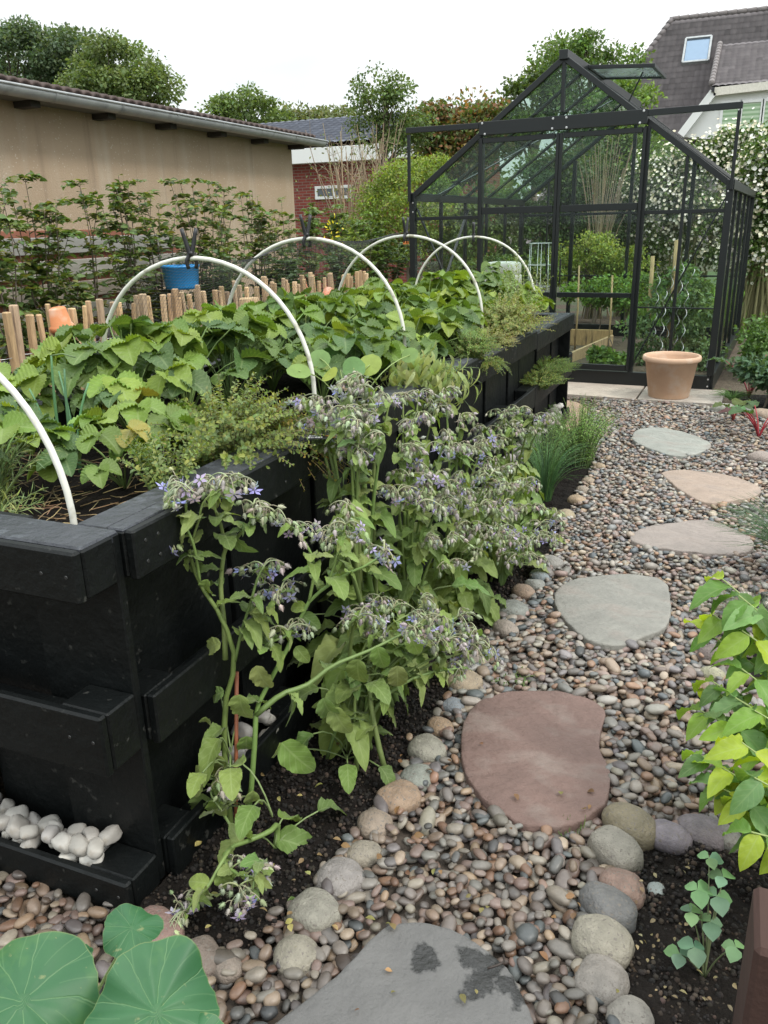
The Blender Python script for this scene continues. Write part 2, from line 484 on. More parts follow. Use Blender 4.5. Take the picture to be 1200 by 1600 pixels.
M_PLASTIC = gm('black_plastic', (.02, .02, .022), .4, 20, .1, 60, .05, .001)
M_WHITE = gm('white_paint', (.78, .78, .76), .6, 3, .06, 50, .05, .002)
M_LEAF = leafmat('foliage', .0, 7, .55, .3)
M_STRAW = leafmat('strawberry_leaf', .20, 8, .5, .26)
M_BOR = leafmat('borage_leaf', .22, 6, .62, .28, hairy=.15)
M_LIME = leafmat('lime_leaf', .16, 6, .5, .38)
M_SMLEAF = leafmat('herb_leaf', .12, 4, .55, .3)
M_BUD = gm('hairy_buds', None, .9, 60, .35, 200, .5, .002)
M_PETAL = leafmat('petals', 0, 3, .6, .35)
M_WPETAL = gm('white_blossom', None, .7, 20, .05, 60, 0)
M_GLASS = glassmat('greenhouse_glass', (.985, .995, .99), .003)
M_RGLASS = glassmat('roof_glass', (.80, .91, .86), .075, .04, (.42, .50, .46))
M_WGLASS = gm('window_glass', (.05, .06, .07), .05, 4, .3, 20, 0, spec=1.0)
# ------------------------------------------------------------------ ground
def grid_sheet(name, x0, x1, y0, y1, step, zf, m, mask=None, kind='structure'):
    nx = max(2, int((x1-x0)/step)+1); ny = max(2, int((y1-y0)/step)+1)
    X, Y_ = np.meshgrid(np.linspace(x0, x1, nx), np.linspace(y0, y1, ny))
    P = np.stack([X.ravel(), Y_.ravel(), np.zeros(nx*ny)], -1)
    P[:, 2] = zf(P)
    i = np.arange(ny-1)[:, None]*nx; j = np.arange(nx-1)[None]
    F = np.stack([i+j, i+j+1, i+nx+j+1, i+nx+j], -1).reshape(-1, 4)
    if mask is not None:
        c = P[F].mean(1); F = F[mask(c)]
    mb = MB(); mb.add(P, F); return tag(mb.build(name, m), kind=kind)
def inpoly(P, poly):
    x, y = P[:, 0], P[:, 1]; ins = np.zeros(len(P), bool); n = len(poly)
    for i in range(n):
        x0, y0 = poly[i][:2]; x1, y1 = poly[(i+1) % n][:2]
        c = ((y0 > y) != (y1 > y)) & (x < (x1-x0)*(y-y0)/(y1-y0+1e-12)+x0)
        ins ^= c
    return ins
grid_sheet('ground', -1000, 1000, -900, 1300, 110, lambda P: np.full(len(P), -.12), M_GROUND)
grid_sheet('garden_soil', -8, 6, -3, 14, .25, lambda P: -.062+.012*vnoise(P, 2.5, 3), M_SOIL2)
grid_sheet('lawn', -1.2, 14, 11.6, 26, .4, lambda P: -.03+.02*vnoise(P, .8, 4), M_LAWN)

# gravel outline (world metres)
LEFT_EDGE = [(-1.0, 1.0), (-.80, 1.04), (-.74, 1.2), (-.72, 1.4), (-.70, 1.65), (-.70, 1.9), (-.71, 2.3), (-.69, 2.85), (-.64, 3.3), (-.66, 3.8), (-.68, 4.25), (-.69, 4.9), (-.85, 5.6), (-1.0, 6.05)]
RIGHT_EDGE = [(0.25, 6.75), (.38, 6.6), (.62, 5.6), (.60, 4.8), (.45, 4.0), (.34, 3.5), (.22, 3.0), (.12, 2.72), (.16, 2.5), (.42, 2.3), (.55, 1.98), (.28, 1.84), (.02, 1.74), (-.12, 1.68), (-.13, 1.4), (-.06, 1.2), (0.02, 1.0)]
GRAVEL = LEFT_EDGE+[(-1.02, 6.2), (-2.3, 6.2), (-2.3, 6.9), (-1.3, 6.86), (-.1, 6.86)]+RIGHT_EDGE+[(0.1, .5), (-2.8, .5), (-2.8, 1.05), (-1.02, 1.05)]
GP = np.array(GRAVEL)
grid_sheet('gravel_bed', -2.8, .8, .4, 7, .1, lambda P: np.full(len(P), -.008), gm('grit_bed', (.060, .045, .034), .9, 60, .6, 120, .6, .004), lambda c: inpoly(c, GRAVEL))
SOIL_L = LEFT_EDGE+[(-1.06, 6.05), (-1.06, 1.0)]
grid_sheet('border_soil', -1.10, -.55, .95, 6.1, .012, lambda P: .004+.014*vnoise(P, 22, 5)+.008*vnoise(P, 60, 6), M_SOIL, lambda c: inpoly(c, SOIL_L))
SOIL_R = [(-.13, 1.0), (-.10, 1.2), (-.15, 1.4), (-.14, 1.70), (.02, 1.76), (.3, 1.86), (.9, 2.1), (.9, .9)]
grid_sheet('planting_bed_soil', -.2, .9, .9, 2.1, .012, lambda P: .004+.016*vnoise(P, 18, 7)+.008*vnoise(P, 55, 8), M_SOIL, lambda c: inpoly(c, SOIL_R))
SOIL_R2 = [(.14, 2.72), (.16, 2.48), (.45, 2.3), (.55, 2.0), (1.6, 2.2), (1.8, 7.6), (.1, 7.5), (.12, 6.8), (.38, 6.6), (.60, 5.6), (.60, 4.8), (.45, 4.0), (.34, 3.5), (.22, 3.0)]
grid_sheet('flower_bed_soil', 0, 1.8, 1.9, 7.6, .03, lambda P: -.004+.016*vnoise(P, 12, 9), M_SOIL, lambda c: inpoly(c, SOIL_R2))
grid_sheet('greenhouse_soil', -2.9, .2, 7.62, 11.2, .05, lambda P: -.01+.016*vnoise(P, 9, 10), M_SOIL2)

# loose crumbs and grit on the dark soil
def crumbs(poly, n, x0, x1, y0, y1, name, smin=.002, smax=.007):
    P = np.c_[R.uniform(x0, x1, n), R.uniform(y0, y1, n), np.zeros(n)]; P = P[inpoly(P, poly)]; n = len(P)
    mb = MB(); sz = R.uniform(0, 1, n)**2*(smax-smin)+smin
    Rm = frames(rdir(n), rdir(n), sz, R.uniform(.6, 1.4, n)); P[:, 2] = .008+.014*vnoise(P, 22, 5)
    mb.inst(stone_tpl(ICO1, 31, .2), Rm, P, jit([(.012, .009, .007), (.018, .013, .009), (.009, .007, .006), (.05, .035, .025)], n, .2))
    tag(mb.build(name, M_SOIL3), 'dark crumbs of soil and grit', kind='stuff')
M_SOIL3 = gm('soil_crumbs', None, .95, 60, .4, 120, .6, .003)
crumbs(SOIL_L, 9000, -1.06, -.62, 1.0, 3.4, 'soil_crumbs'); crumbs(SOIL_R, 4200, -.15, .45, 1.1, 1.85, 'soil_crumbs')
# ------------------------------------------------------------------ stepping stones
def slab(name, outline, col, top=.030, th=.05, label=None, group=None, seed=0, mat=None, rough=.006, cat='stepping stone'):
    P = np.array(outline, float)[:, :2]
    c = P.mean(0)
    # resample with a smooth closed curve
    n = 96; k = len(P); pts = []
    for q in np.linspace(0, k, n, endpoint=False):
        i = int(q); t = q-i; a, b, d, e = P[(i-1) % k], P[i % k], P[(i+1) % k], P[(i+2) % k]
        pts.append(.5*((2*b)+(-a+d)*t+(2*a-5*b+4*d-e)*t*t+(-a+3*b-3*d+e)*t**3))
    E_ = np.array(pts)
    rr = np.random.default_rng(seed)
    E_ += (E_-c)*(.018*vnoise(np.c_[E_, np.zeros(n)], 25, seed)+.010*vnoise(np.c_[E_, np.zeros(n)], 80, seed+2))[:, None]
    rings = [0.04, .2, .4, .6, .8, .93, .98, .994, 1.0, 1.0]
    zz = [0]*6+[0, -.002, -.006, -th]
    V = [[c[0], c[1], 0]]
    for s_, z_ in zip(rings, zz):
        q = c+(E_-c)*s_
        V += [[a, b, z_] for a, b in q]
    V = np.array(V); V[:, 2] += rough*vnoise(V*[1, 1, 0], 9, seed+3)+rough*.5*vnoise(V*[1, 1, 0], 30, seed+4)
    F3 = [(0, 1+j, 1+(j+1) % n) for j in range(n)]
    F4 = [(1+i*n+j, 1+(i+1)*n+j, 1+(i+1)*n+(j+1) % n, 1+i*n+(j+1) % n) for i in range(len(rings)-1) for j in range(n)]
    mb = MB(); V = V-[c[0], c[1], 0]; mb.add(V, F3, col); mb.Q.append(np.array(F4)); mb.qm.append(np.zeros(len(F4), int))
    o = mb.build(name, mat or M_SLAB); o.location = (c[0], c[1], top)
    return tag(o, label, cat, group)
def wp(L, z=.03): return [tuple(AG(x, y, z)[:2]) for x, y in L]
S1 = wp([(420, 1612), (490, 1555), (545, 1505), (597, 1450), (640, 1442), (700, 1450), (750, 1477), (793, 1512), (815, 1555), (832, 1600), (838, 1690), (700, 1760), (500, 1740), (420, 1680)])
S2 = wp([(745, 1098), (790, 1081), (850, 1078), (905, 1085), (943, 1108), (940, 1140), (938, 1170), (952, 1200), (952, 1235), (935, 1265), (890, 1288), (840, 1290), (798, 1277), (753, 1245), (725, 1200), (718, 1155), (727, 1122)])
S3 = wp([(872, 918), (903, 902), (950, 897), (1000, 898), (1038, 908), (1048, 936), (1044, 975), (1010, 994), (960, 1008), (920, 1000), (885, 970), (866, 940)])
S4 = wp([(985, 838), (1010, 822), (1060, 815), (1100, 813), (1140, 823), (1175, 842), (1168, 860), (1120, 864), (1040, 857), (1000, 850)])
S5 = wp([(1035, 738), (1062, 734), (1110, 737), (1160, 748), (1188, 763), (1180, 774), (1135, 784), (1095, 782), (1064, 765), (1045, 750)])
S6 = wp([(988, 680), (1000, 670), (1040, 669), (1085, 680), (1111, 694), (1095, 706), (1060, 712), (1020, 702), (992, 690)])
S7 = wp([(850, 640), (880, 626), (905, 630), (918, 640), (912, 655), (885, 668), (855, 665)])
GR = 'stepping stones set in the pebble path'
# wet patches of the nearest slab: stains with a shape of their own
def wet_slab_mat(cs):
    m, nt, b = newmat('wet_patched_slab')
    v = coords(nt)
    n1 = noise(nt, v, 7, 5)
    c = mixc(nt, n1, (.085, .082, .08), (.165, .158, .15))
    fac = None
    for (x, y, r) in cs:
        vm = nt.nodes.new('ShaderNodeVectorMath'); vm.operation = 'DISTANCE'
        nt.links.new(v, vm.inputs[0]); vm.inputs[1].default_value = (x, y, 0)
        d = math_(nt, 'ADD', vm.outputs['Value'], math_(nt, 'MULTIPLY_ADD', noise(nt, v, 13, 5, .6), .12, -.06))
        s = math_(nt, 'MULTIPLY', math_(nt, 'SUBTRACT', r+.006, d), 130.0); s = math_(nt, 'MINIMUM', math_(nt, 'MAXIMUM', s, 0.0), 1.0)
        fac = s if fac is None else math_(nt, 'MAXIMUM', fac, s)
    c = mixc(nt, fac, c, (.028, .027, .026))
    nt.links.new(c, b.inputs['Base Color'])
    nt.links.new(math_(nt, 'MULTIPLY_ADD', fac, -.45, .72), b.inputs['Roughness'])
    bump(nt, b, noise(nt, v, 22, 8, .65), 1.0, .012)
    return m
c1 = np.array(S1).mean(0)
wet = [(*(AG(x, y, .03)[:2]-c1), r) for x, y, r in ((667, 1498, .030), (735, 1497, .020), (772, 1512, .026), (795, 1535, .026), (735, 1548, .022), (757, 1535, .016), (812, 1555, .02))]
slab('stepping_stone', S1, (.2, .2, .19), label='large grey slab at the bottom of the path with dark wet patches', group=GR, seed=1, mat=wet_slab_mat(wet))
slab('stepping_stone', S2, (.150, .094, .078), label='reddish brown kidney shaped stepping stone', group=GR, seed=2)
slab('stepping_stone', S3, (.215, .205, .18), label='round grey stepping stone just beyond the reddish brown one', group=GR, seed=3)
slab('stepping_stone', S4, (.255, .215, .19), label='pinkish grey stepping stone beside the dark grass tuft', group=GR, seed=4)
slab('stepping_stone', S5, (.31, .235, .185), label='pale pink stepping stone, second nearest the greenhouse', group=GR, seed=5)
slab('stepping_stone', S6, (.26, .26, .23), label='green grey stepping stone nearest the large clay pot', group=GR, seed=6)
slab('stepping_stone', S7, (.36, .24, .17), label='pink slab half hidden by the far corner of the raised bed', group=GR, seed=7)
def paver(pts, col, label, sd):
    mb = MB(); P = np.array(pts); c = P.mean(0)
    n = 10; V = []
    for i in range(n+1):
        for j in range(n+1):
            a, b = i/n, j/n
            V.append((1-a)*(1-b)*P[0]+a*(1-b)*P[1]+a*b*P[2]+(1-a)*b*P[3])
    V = np.c_[np.array(V)-c, np.zeros(len(V))]; V[:, 2] = .002*vnoise(V, 8, sd)
    k = n+1
    F = [(i*k+j, (i+1)*k+j, (i+1)*k+j+1, i*k+j+1) for i in range(n) for j in range(n)]
    mb.add(V, np.array(F), col)
    Vb = np.c_[(P-c), np.full(4, -.05)]; Vt = np.c_[(P-c), np.full(4, .0)]
    mb.add(np.r_[Vt, Vb], [(0, 4, 5, 1), (1, 5, 6, 2), (2, 6, 7, 3), (3, 7, 4, 0)], col)
    o = mb.build('paving_slab', M_SLAB, smooth=False); o.location = (c[0], c[1], .035)
    tag(o, label, 'paving slab', 'paving slabs in front of the greenhouse')
paver([(-1.34, 6.90), (-.665, 6.83), (-.655, 7.42), (-1.34, 7.47)], (.42, .35, .29), 'beige paving slab left of the clay pot before the greenhouse', 1)
paver([(-.65, 6.83), (-.02, 6.80), (.0, 7.40), (-.64, 7.42)], (.38, .335, .285), 'beige paving slab under the large clay pot', 2)
paver([(-2.0, 6.92), (-1.36, 6.90), (-1.36, 7.48), (-2.0, 7.5)], (.40, .34, .28), 'beige paving slab behind the far corner of the raised bed', 3)
SLABS = [np.array(s) for s in (S1, S2, S3, S4, S5, S6, S7)]

# ------------------------------------------------------------------ cobbles of the borders
COBT = [stone_tpl(ICO3, 20+k, .16, (.28, .08, .18, .03)[k % 4]) for k in range(12)]
COB = []
def cobble(px, py, wpx, hpx, col, label, group, cat='stone', flat=.62, tk=0, name='cobble', z=0.0):
    p = AG(px, py+hpx*.15, .02+z); dist = np.linalg.norm(p-CAMP)
    w = wpx/F_PX*dist*.54; 
    d = max(w*.72, hpx/F_PX*dist*.55)
    hh = w*flat
    V, F, U = COBT[tk % 12]
    A = rotz(YAW+R.uniform(-.3, .3))
    mb = MB(); mb.add((V*[w, d, hh]) @ A.T, F, np.array(col)*.74)
    o = mb.build(name, M_STONE); o.location = (p[0], p[1], hh*.42+z)
    COB.append((p[0], p[1], max(w, d)*.9))
    return tag(o, label, cat, group)
GL_ = 'rounded stones edging the soil beside the raised bed'
for k, (x, y, w, h, c, l) in enumerate([
    (308, 1487, 62, 60, (.20, .155, .125), 'brown speckled round stone right of the big nasturtium leaves'),
    (242, 1450, 84, 52, (.27, .17, .14), 'broad pinkish stone at the foot of the raised bed corner'),
    (354, 1500, 44, 36, (.26, .21, .17), 'flat brown stone between the speckled round stone and the gravel'),
    (462, 1480, 58, 60, (.30, .27, .21), 'grey beige pear shaped stone, first of the row along the soil'),
    (493, 1418, 68, 60, (.29, .27, .22), 'large grey beige stone second in the row along the soil'),
    (531, 1362, 62, 62, (.30, .27, .25), 'squarish grey stone with a pink foot in the border row'),
    (567, 1322, 42, 48, (.31, .27, .21), 'narrow beige stone leaning between two larger border stones'),
    (586, 1277, 50, 48, (.32, .25, .19), 'beige brown border stone just below the tan round one'),
    (624, 1238, 56, 58, (.36, .25, .17), 'tan orange round stone in the border left of the red slab'),
    (652, 1205, 44, 48, (.27, .28, .24), 'green grey border stone above the tan orange one'),
    (668, 1163, 54, 48, (.33, .31, .25), 'light grey beige oval stone level with the red slab'),
    (687, 1127, 40, 34, (.36, .25, .16), 'small tan stone tucked above the light oval border stone'),
    (708, 1094, 32, 30, (.24, .26, .28), 'small bluish grey stone in the border under borage flowers'),
    (725, 1058, 52, 50, (.37, .29, .20), 'tan stone beneath the drooping borage flowers'),
    (742, 1022, 40, 38, (.30, .25, .21), 'brown grey stone half hidden behind the borage flowers'),
    (790, 978, 42, 26, (.36, .30, .25), 'flat pinkish beige stone left of the round grey stepping stone'),
    (803, 948, 42, 40, (.30, .31, .28), 'upright grey stone above the flat pinkish one'),
    (818, 920, 36, 28, (.36, .26, .19), 'orange tan stone in the border between grey stones'),
    (835, 909, 30, 22, (.31, .31, .28), 'small grey stone right of the orange tan one'),
    (845, 893, 32, 32, (.24, .27, .28), 'blue grey stone at the edge of the dark soil gap'),
    (862, 876, 36, 26, (.32, .30, .27), 'light grey stone at the tip of the farther borage'),
    (884, 800, 26, 22, (.42, .34, .22), 'yellowish stone at the foot of the farther borage'),
    (902, 778, 27, 22, (.43, .31, .20), 'round tan stone below the chive tuft'),
    (911, 762, 22, 15, (.38, .31, .24), 'small beige stone above the round tan one'),
    (920, 748, 20, 14, (.40, .31, .22), 'small brown beige stone right of the chive tuft'),
    (928, 737, 18, 12, (.38, .31, .24), 'small grey tan stone next to last in the far border'),
    (936, 726, 20, 13, (.45, .34, .23), 'pale orange stone at the far end of the border')]):
    cobble(x, y, w, h, c, l, GL_, tk=k)
GR_ = 'rounded stones edging the planting on the right'
for k, (x, y, w, h, c, l) in enumerate([
    (984, 1577, 54, 62, (.31, .28, .24), 'grey stone lowest in the right border row'),
    (942, 1523, 62, 66, (.27, .24, .21), 'round brown grey stone second from the bottom on the right'),
    (941, 1462, 78, 66, (.31, .28, .22), 'big grey stone with tan underside in the right border'),
    (948, 1413, 80, 44, (.16, .155, .15), 'long dark grey stone in the right border'),
    (973, 1377, 62, 54, (.29, .19, .15), 'pinkish brown stone between dark grey and grey beige ones'),
    (963, 1324, 74, 46, (.31, .28, .23), 'wide grey beige stone at the corner of the right border'),
    (985, 1285, 74, 42, (.24, .20, .13), 'rugged golden brown rock at the top of the dark soil'),
    (1047, 1300, 56, 42, (.23, .20, .22), 'flat purple slate piece at the top of the dark soil'),
    (1094, 1291, 64, 42, (.22, .19, .20), 'purplish grey rounded rock right of the slate piece'),
    (1132, 1298, 44, 26, (.25, .24, .21), 'low grey stone under the lime leaves'),
    (1170, 1282, 60, 22, (.36, .33, .29), 'pale flat stone below the lime green plant'),
    (1116, 1020, 46, 36, (.20, .155, .14), 'purple brown rock under the tip of the lime leaves'),
    (1113, 1048, 34, 20, (.38, .36, .24), 'pale yellowish stone left of the dark planting gap'),
    (1134, 1045, 24, 26, (.24, .22, .19), 'small grey stone behind the pale yellowish one'),
    (1153, 1050, 36, 20, (.20, .15, .13), 'brown stone at the dark gap under the lime leaves'),
    (1129, 639, 30, 15, (.38, .37, .31), 'flat grey stone at the near corner of the paving slab'),
    (1166, 643, 26, 14, (.35, .35, .33), 'grey stone under the red chard stalks'),
    (1190, 648, 30, 16, (.40, .30, .22), 'orange brown stone at the right under the chard'),
    (1190, 715, 32, 18, (.37, .30, .26), 'pinkish stone below the dark red chard'),
    (1155, 740, 14, 8, (.27, .26, .25), 'small grey stone near the pale pink stepping stone'),
    (1025, 1378, 22, 24, (.34, .37, .35), 'small pale green grey stone lying on the dark soil')]):
    cobble(x, y, w, h, c, l, GR_, tk=k+3)

# ------------------------------------------------------------------ pebbles (gravel nobody could count)
def make_pebbles():
    cols = np.array([(.25, .24, .22), (.30, .27, .24), (.27, .21, .18), (.33, .25, .19), (.38, .28, .19), (.17, .17, .165), (.13, .145, .15), (.31, .19, .125),
                     (.37, .34, .28), (.32, .30, .27), (.24, .21, .19), (.21, .19, .19), (.36, .32, .27), (.28, .19, .15), (.30, .22, .19), (.42, .34, .26)])
    T2 = [stone_tpl(ICO2, 50+k, .15, (0, .1, .22)[k % 3]) for k in range(12)]
    T1 = [stone_tpl(ICO1, 70+k, .10, .08) for k in range(6)]
    cell = .06; grid = {}
    keep = []
    n = 170000
    P = np.c_[R.uniform(-2.4, .8, n), R.uniform(.55, 7, n)]
    # denser candidate rejection
    ok = inpoly(np.c_[P, np.zeros(n)], GRAVEL)
    ok &= ~((P[:, 0] > -2.35) & (P[:, 0] < -1.0) & (P[:, 1] > 1.08) & (P[:, 1] < 6.1))
    for s in SLABS:
        c = s.mean(0); ok &= ~inpoly(np.c_[P, np.zeros(n)], (c+(s-c)*.985).tolist())
    for (x, y, r) in COB: ok &= (P[:, 0]-x)**2+(P[:, 1]-y)**2 > (r*.75)**2
    P = P[ok]
    for p in P:
        r = R.uniform(.009, .0175) if R.random() < .9 else R.uniform(.018, .026)
        i, j = int(math.floor(p[0]/cell)), int(math.floor(p[1]/cell)); good = True; tight = 0
        for a in (-1, 0, 1):
            for b in (-1, 0, 1):
                for (q, rq) in grid.get((i+a, j+b), ()):
                    if (q[0]-p[0])**2+(q[1]-p[1])**2 < (.70*(r+rq))**2: good = False; break
                if not good: break
            if not good: break
        if good:
            grid.setdefault((i, j), []).append((p, r)); keep.append((p[0], p[1], r, 0))
    K = np.array(keep)
    # second, sparser layer lying on top
    m2 = int(len(K)*.62)
    sel = K[R.choice(len(K), m2, replace=False)].copy()
    sel[:, :2] += R.normal(0, .014, (m2, 2)); sel[:, 3] = 1
    for s in SLABS:
        c = s.mean(0); sel = sel[~inpoly(np.c_[sel[:, :2], np.zeros(len(sel))], (c+(s-c)*1.03).tolist())]
    K = np.vstack([K, sel])
    mb = MB()
    dist = np.hypot(K[:, 0], K[:, 1])
    near = dist < 3.0
    for mask, TT in ((near, T2), (~near, T1)):
        idx = np.where(mask)[0]; which = R.integers(0, len(TT), len(idx))
        for t in range(len(TT)):
            s = idx[which == t]; n_ = len(s)
            a = R.uniform(0, 6.28, n_); tx = R.normal(0, .22, n_)
            ex = K[s, 2]*R.uniform(1.0, 1.65, n_); ey = K[s, 2]*R.uniform(.8, 1.0, n_); ez = K[s, 2]*R.uniform(.42, .68, n_)
            ca, sa, ct, st_ = np.cos(a), np.sin(a), np.cos(tx), np.sin(tx)
            Rm = np.zeros((n_, 3, 3))
            Rm[:, 0, 0] = ca*ct*ex; Rm[:, 1, 0] = sa*ct*ex; Rm[:, 2, 0] = -st_*ex
            Rm[:, 0, 1] = -sa*ey; Rm[:, 1, 1] = ca*ey
            Rm[:, 0, 2] = ca*st_*ez; Rm[:, 1, 2] = sa*st_*ez; Rm[:, 2, 2] = ct*ez
            z = np.where(K[s, 3] > .5, .017, 0)+ez*.5+R.normal(0, .003, n_)
            damp_shade = np.clip(.54+.20*(K[s, 1]-1.2)+.07*vnoise(np.c_[K[s, :2], K[s, 3]*0], 5, 77), .5, 1.02); damp_shade = np.where(K[s, 0] < -.95, np.minimum(damp_shade, .5), damp_shade)   # rain dampness and shade both put into the tint, darker near and left
            c = jit(cols*.80, n_, .20, .012)*damp_shade[:, None]**[.9, 1.0, 1.08]
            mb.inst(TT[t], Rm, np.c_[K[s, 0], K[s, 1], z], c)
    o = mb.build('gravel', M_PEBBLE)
    o['kind'] = 'stuff'; o['label'] = 'rounded brown grey pebbles covering the garden path'
    print('pebbles', len(K))
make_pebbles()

# ------------------------------------------------------------------ raised bed of black pallets standing on edge
BX0, BX1 = -2.30, -1.04      # outer faces left and right
BY0, BY1 = 1.055, 6.0
bed = empty('raised_bed', ((BX0+BX1)/2, (BY0+BY1)/2, 0), 'long black painted raised bed of pallets stood on edge and filled with soil', 'raised bed')
bo = np.array([(BX0+BX1)/2, (BY0+BY1)/2, 0])
def rtop(y): return .85-.075*max(0, (y-1.1))/4.9
def bedpart(name, mb, mat, parent=bed):
    return mb.build(name, mat, parent, smooth=False)
def pallet_y(y0, y1, x, sgn, top):
    """pallet on edge running along y; outer face at x, thickness towards -sgn"""
    root = empty('pallet', (0, 0, 0), parent=bed)
    root.location = (0, 0, 0)
    zs = [(0.0, .11), (.36, .48), (top-.105, top)]
    xo = x-bo[0]
    th = .022
    for (z0, z1) in zs:
        m_ = MB(); a, b = sorted((xo, xo-sgn*th))
        box(m_, (a, y0-bo[1], z0), (b, y1-bo[1], z1), b=.004); bedpart('skid_board', m_, M_BLACKWOOD, root)
        for yc in (y0+.05, (y0+y1)/2, y1-.05):
            m_ = MB(); a, b = sorted((xo-sgn*(th+.001), xo-sgn*(th+.08)))
            w = .05 if yc != (y0+y1)/2 else .07
            box(m_, (a, yc-w-bo[1], z0+.003), (b, yc+w-bo[1], z1-.003), b=.004); bedpart('block', m_, M_BLACKWOOD, root)
    # inner deck boards stand vertically, closing the bed
    n = 5; L = (y1-y0)/n
    for k in range(n):
        m_ = MB(); dp = .012*(k % 2); a, b = sorted((xo-sgn*(th+.082+dp), xo-sgn*(th+.104+dp)))
        box(m_, (a, y0+k*L+.003-bo[1], .005), (b, y0+(k+1)*L-.003-bo[1], top-.004), b=.003); bedpart('deck_board', m_, M_BLACKWOOD, root)
    # top cap boards over the upper row of blocks
    m_ = MB()
    a, b = sorted((xo-sgn*(th+.002), xo-sgn*.066)); box(m_, (a, y0+.002-bo[1], top-.024), (b, y1-.004-bo[1], top+.001), b=.003)
    bedpart('cap_board', m_, M_BLACKTOP, root)
    m_ = MB()
    a, b = sorted((xo-sgn*.070, xo-sgn*.146)); box(m_, (a, y0+.006-bo[1], top-.026), (b, y1-.012-bo[1], top-.002), b=.003)
    bedpart('cap_board', m_, M_BLACKTOP, root)
    # pocket floors above the middle and lower boards
    for (z1) in (.48, .11):
        m_ = MB(); a, b = sorted((xo-sgn*(th+.002), xo-sgn*(th+.079)))
        for (ya, yb) in ((y0+.11, (y0+y1)/2-.08), ((y0+y1)/2+.08, y1-.11)):
            box(m_, (a, ya-bo[1], z1-.09), (b, yb-bo[1], z1-.062), b=.002)
        bedpart('pocket_floor', m_, M_BLACKWOOD, root)
    return root
seg = [1.19, 2.40, 3.60, 4.80, 6.0]
for k in range(4):
    y0, y1 = seg[k], seg[k+1]-.012
    pallet_y(y0, y1, BX1, 1, rtop(y0)); pallet_y(y0, y1, BX0, -1, rtop(y0))
def screws(pts, nrm, parent):
    for p in pts:
        m_ = MB(); A_ = frames(np.array([nrm], float), np.array([[.1, .2, 1.]]), 1.0)[0]
        V_ = np.array([(.0042*math.cos(t), 0, .0042*math.sin(t)) for t in np.arange(8)*math.pi/4]+[(.0034*math.cos(t), .0012, .0034*math.sin(t)) for t in np.arange(8)*math.pi/4])
        m_.add(V_ @ A_.T+np.array(p)-bo, [(j, (j+1) % 8, 8+(j+1) % 8, 8+j) for j in range(8)]+[(8, 8+j, 9+j) for j in range(1, 7)]); m_.build('screw', M_SCREW, parent, False)
M_SCREW = gm('painted_screws', (.05, .05, .05), .45, 6, .1, 60, .0, metallic=.6)
def pallet_x(y, sgn, top, x0, x1):
    root = empty('pallet', (0, 0, 0), parent=bed)
    th = .022; yo = y-bo[1]
    for (z0, z1) in [(0.0, .088), (.36, .50), (top-.105, top)]:
        m_ = MB(); a, b = sorted((yo, yo+sgn*th))
        box(m_, (x0-bo[0], a, z0), (x1-bo[0], b, z1), b=.005); bedpart('skid_board', m_, M_BLACKWOOD, root)
        for xc, w in ((x0+.06, .06), ((x0+x1)/2, .07), (x1-.06, .06)):
            m_ = MB(); a, b = sorted((yo+sgn*(th+.001), yo+sgn*(th+.085)))
            box(m_, (xc-w-bo[0], a, z0+.003), (xc+w-bo[0], b, z1-.003), b=.004); bedpart('block', m_, M_BLACKWOOD, root)
    n = 5; L = (x1-x0)/n
    for k in range(n):
        m_ = MB(); dp = .024*(k % 2); a, b = sorted((yo+sgn*(th+.087+dp), yo+sgn*(th+.108+dp)))
        box(m_, (x0+k*L+.003-bo[0], a, .005), (x0+(k+1)*L-.003-bo[0], b, top-.004), b=.003); bedpart('deck_board', m_, M_BLACKWOOD, root)
    m_ = MB(); box(m_, (x0-bo[0]+.004, min(yo+sgn*.024, yo+sgn*.128), top-.022), (x1-bo[0]-.004, max(yo+sgn*.024, yo+sgn*.128), top+.002), b=.004)
    bedpart('cap_board', m_, M_BLACKTOP, root)
    for z1 in (.50, .088):
        m_ = MB(); a, b = sorted((yo+sgn*(th+.002), yo+sgn*(th+.084)))
        for xa, xb in ((x0+.13, (x0+x1)/2-.08), ((x0+x1)/2+.08, x1-.13)):
            box(m_, (xa-bo[0], a, z1-.09), (xb-bo[0], b, z1-.055), b=.002)
        bedpart('pocket_floor', m_, M_BLACKWOOD, root)
pallet_x(BY0, 1, .85, -2.27, -1.065)
pallet_x(BY1+.13, -1, rtop(5.5)-.004, -2.27, -1.065)
m_ = MB(); box(m_, (BX0+.14-bo[0], BY0+.13-bo[1], .6), (BX1-.14-bo[0], BY1+.0-bo[1], .70)); 
nx, ny = 60, 260
X, Y_ = np.meshgrid(np.linspace(BX0+.13, BX1-.13, nx), np.linspace(BY0+.11, BY1+.02, ny))
P = np.stack([X.ravel(), Y_.ravel(), 0*X.ravel()], -1); P[:, 2] = .77-.07*(P[:, 1]-1)/5+.014*vnoise(P, 20, 5)+.01*vnoise(P, 60, 6)
i = np.arange(ny-1)[:, None]*nx; j = np.arange(nx-1)[None]
m_ = MB(); m_.add(P-bo, np.stack([i+j, i+j+1, i+nx+j+1, i+nx+j], -1).reshape(-1, 4)); m_.build('soil', M_SOIL, bed)

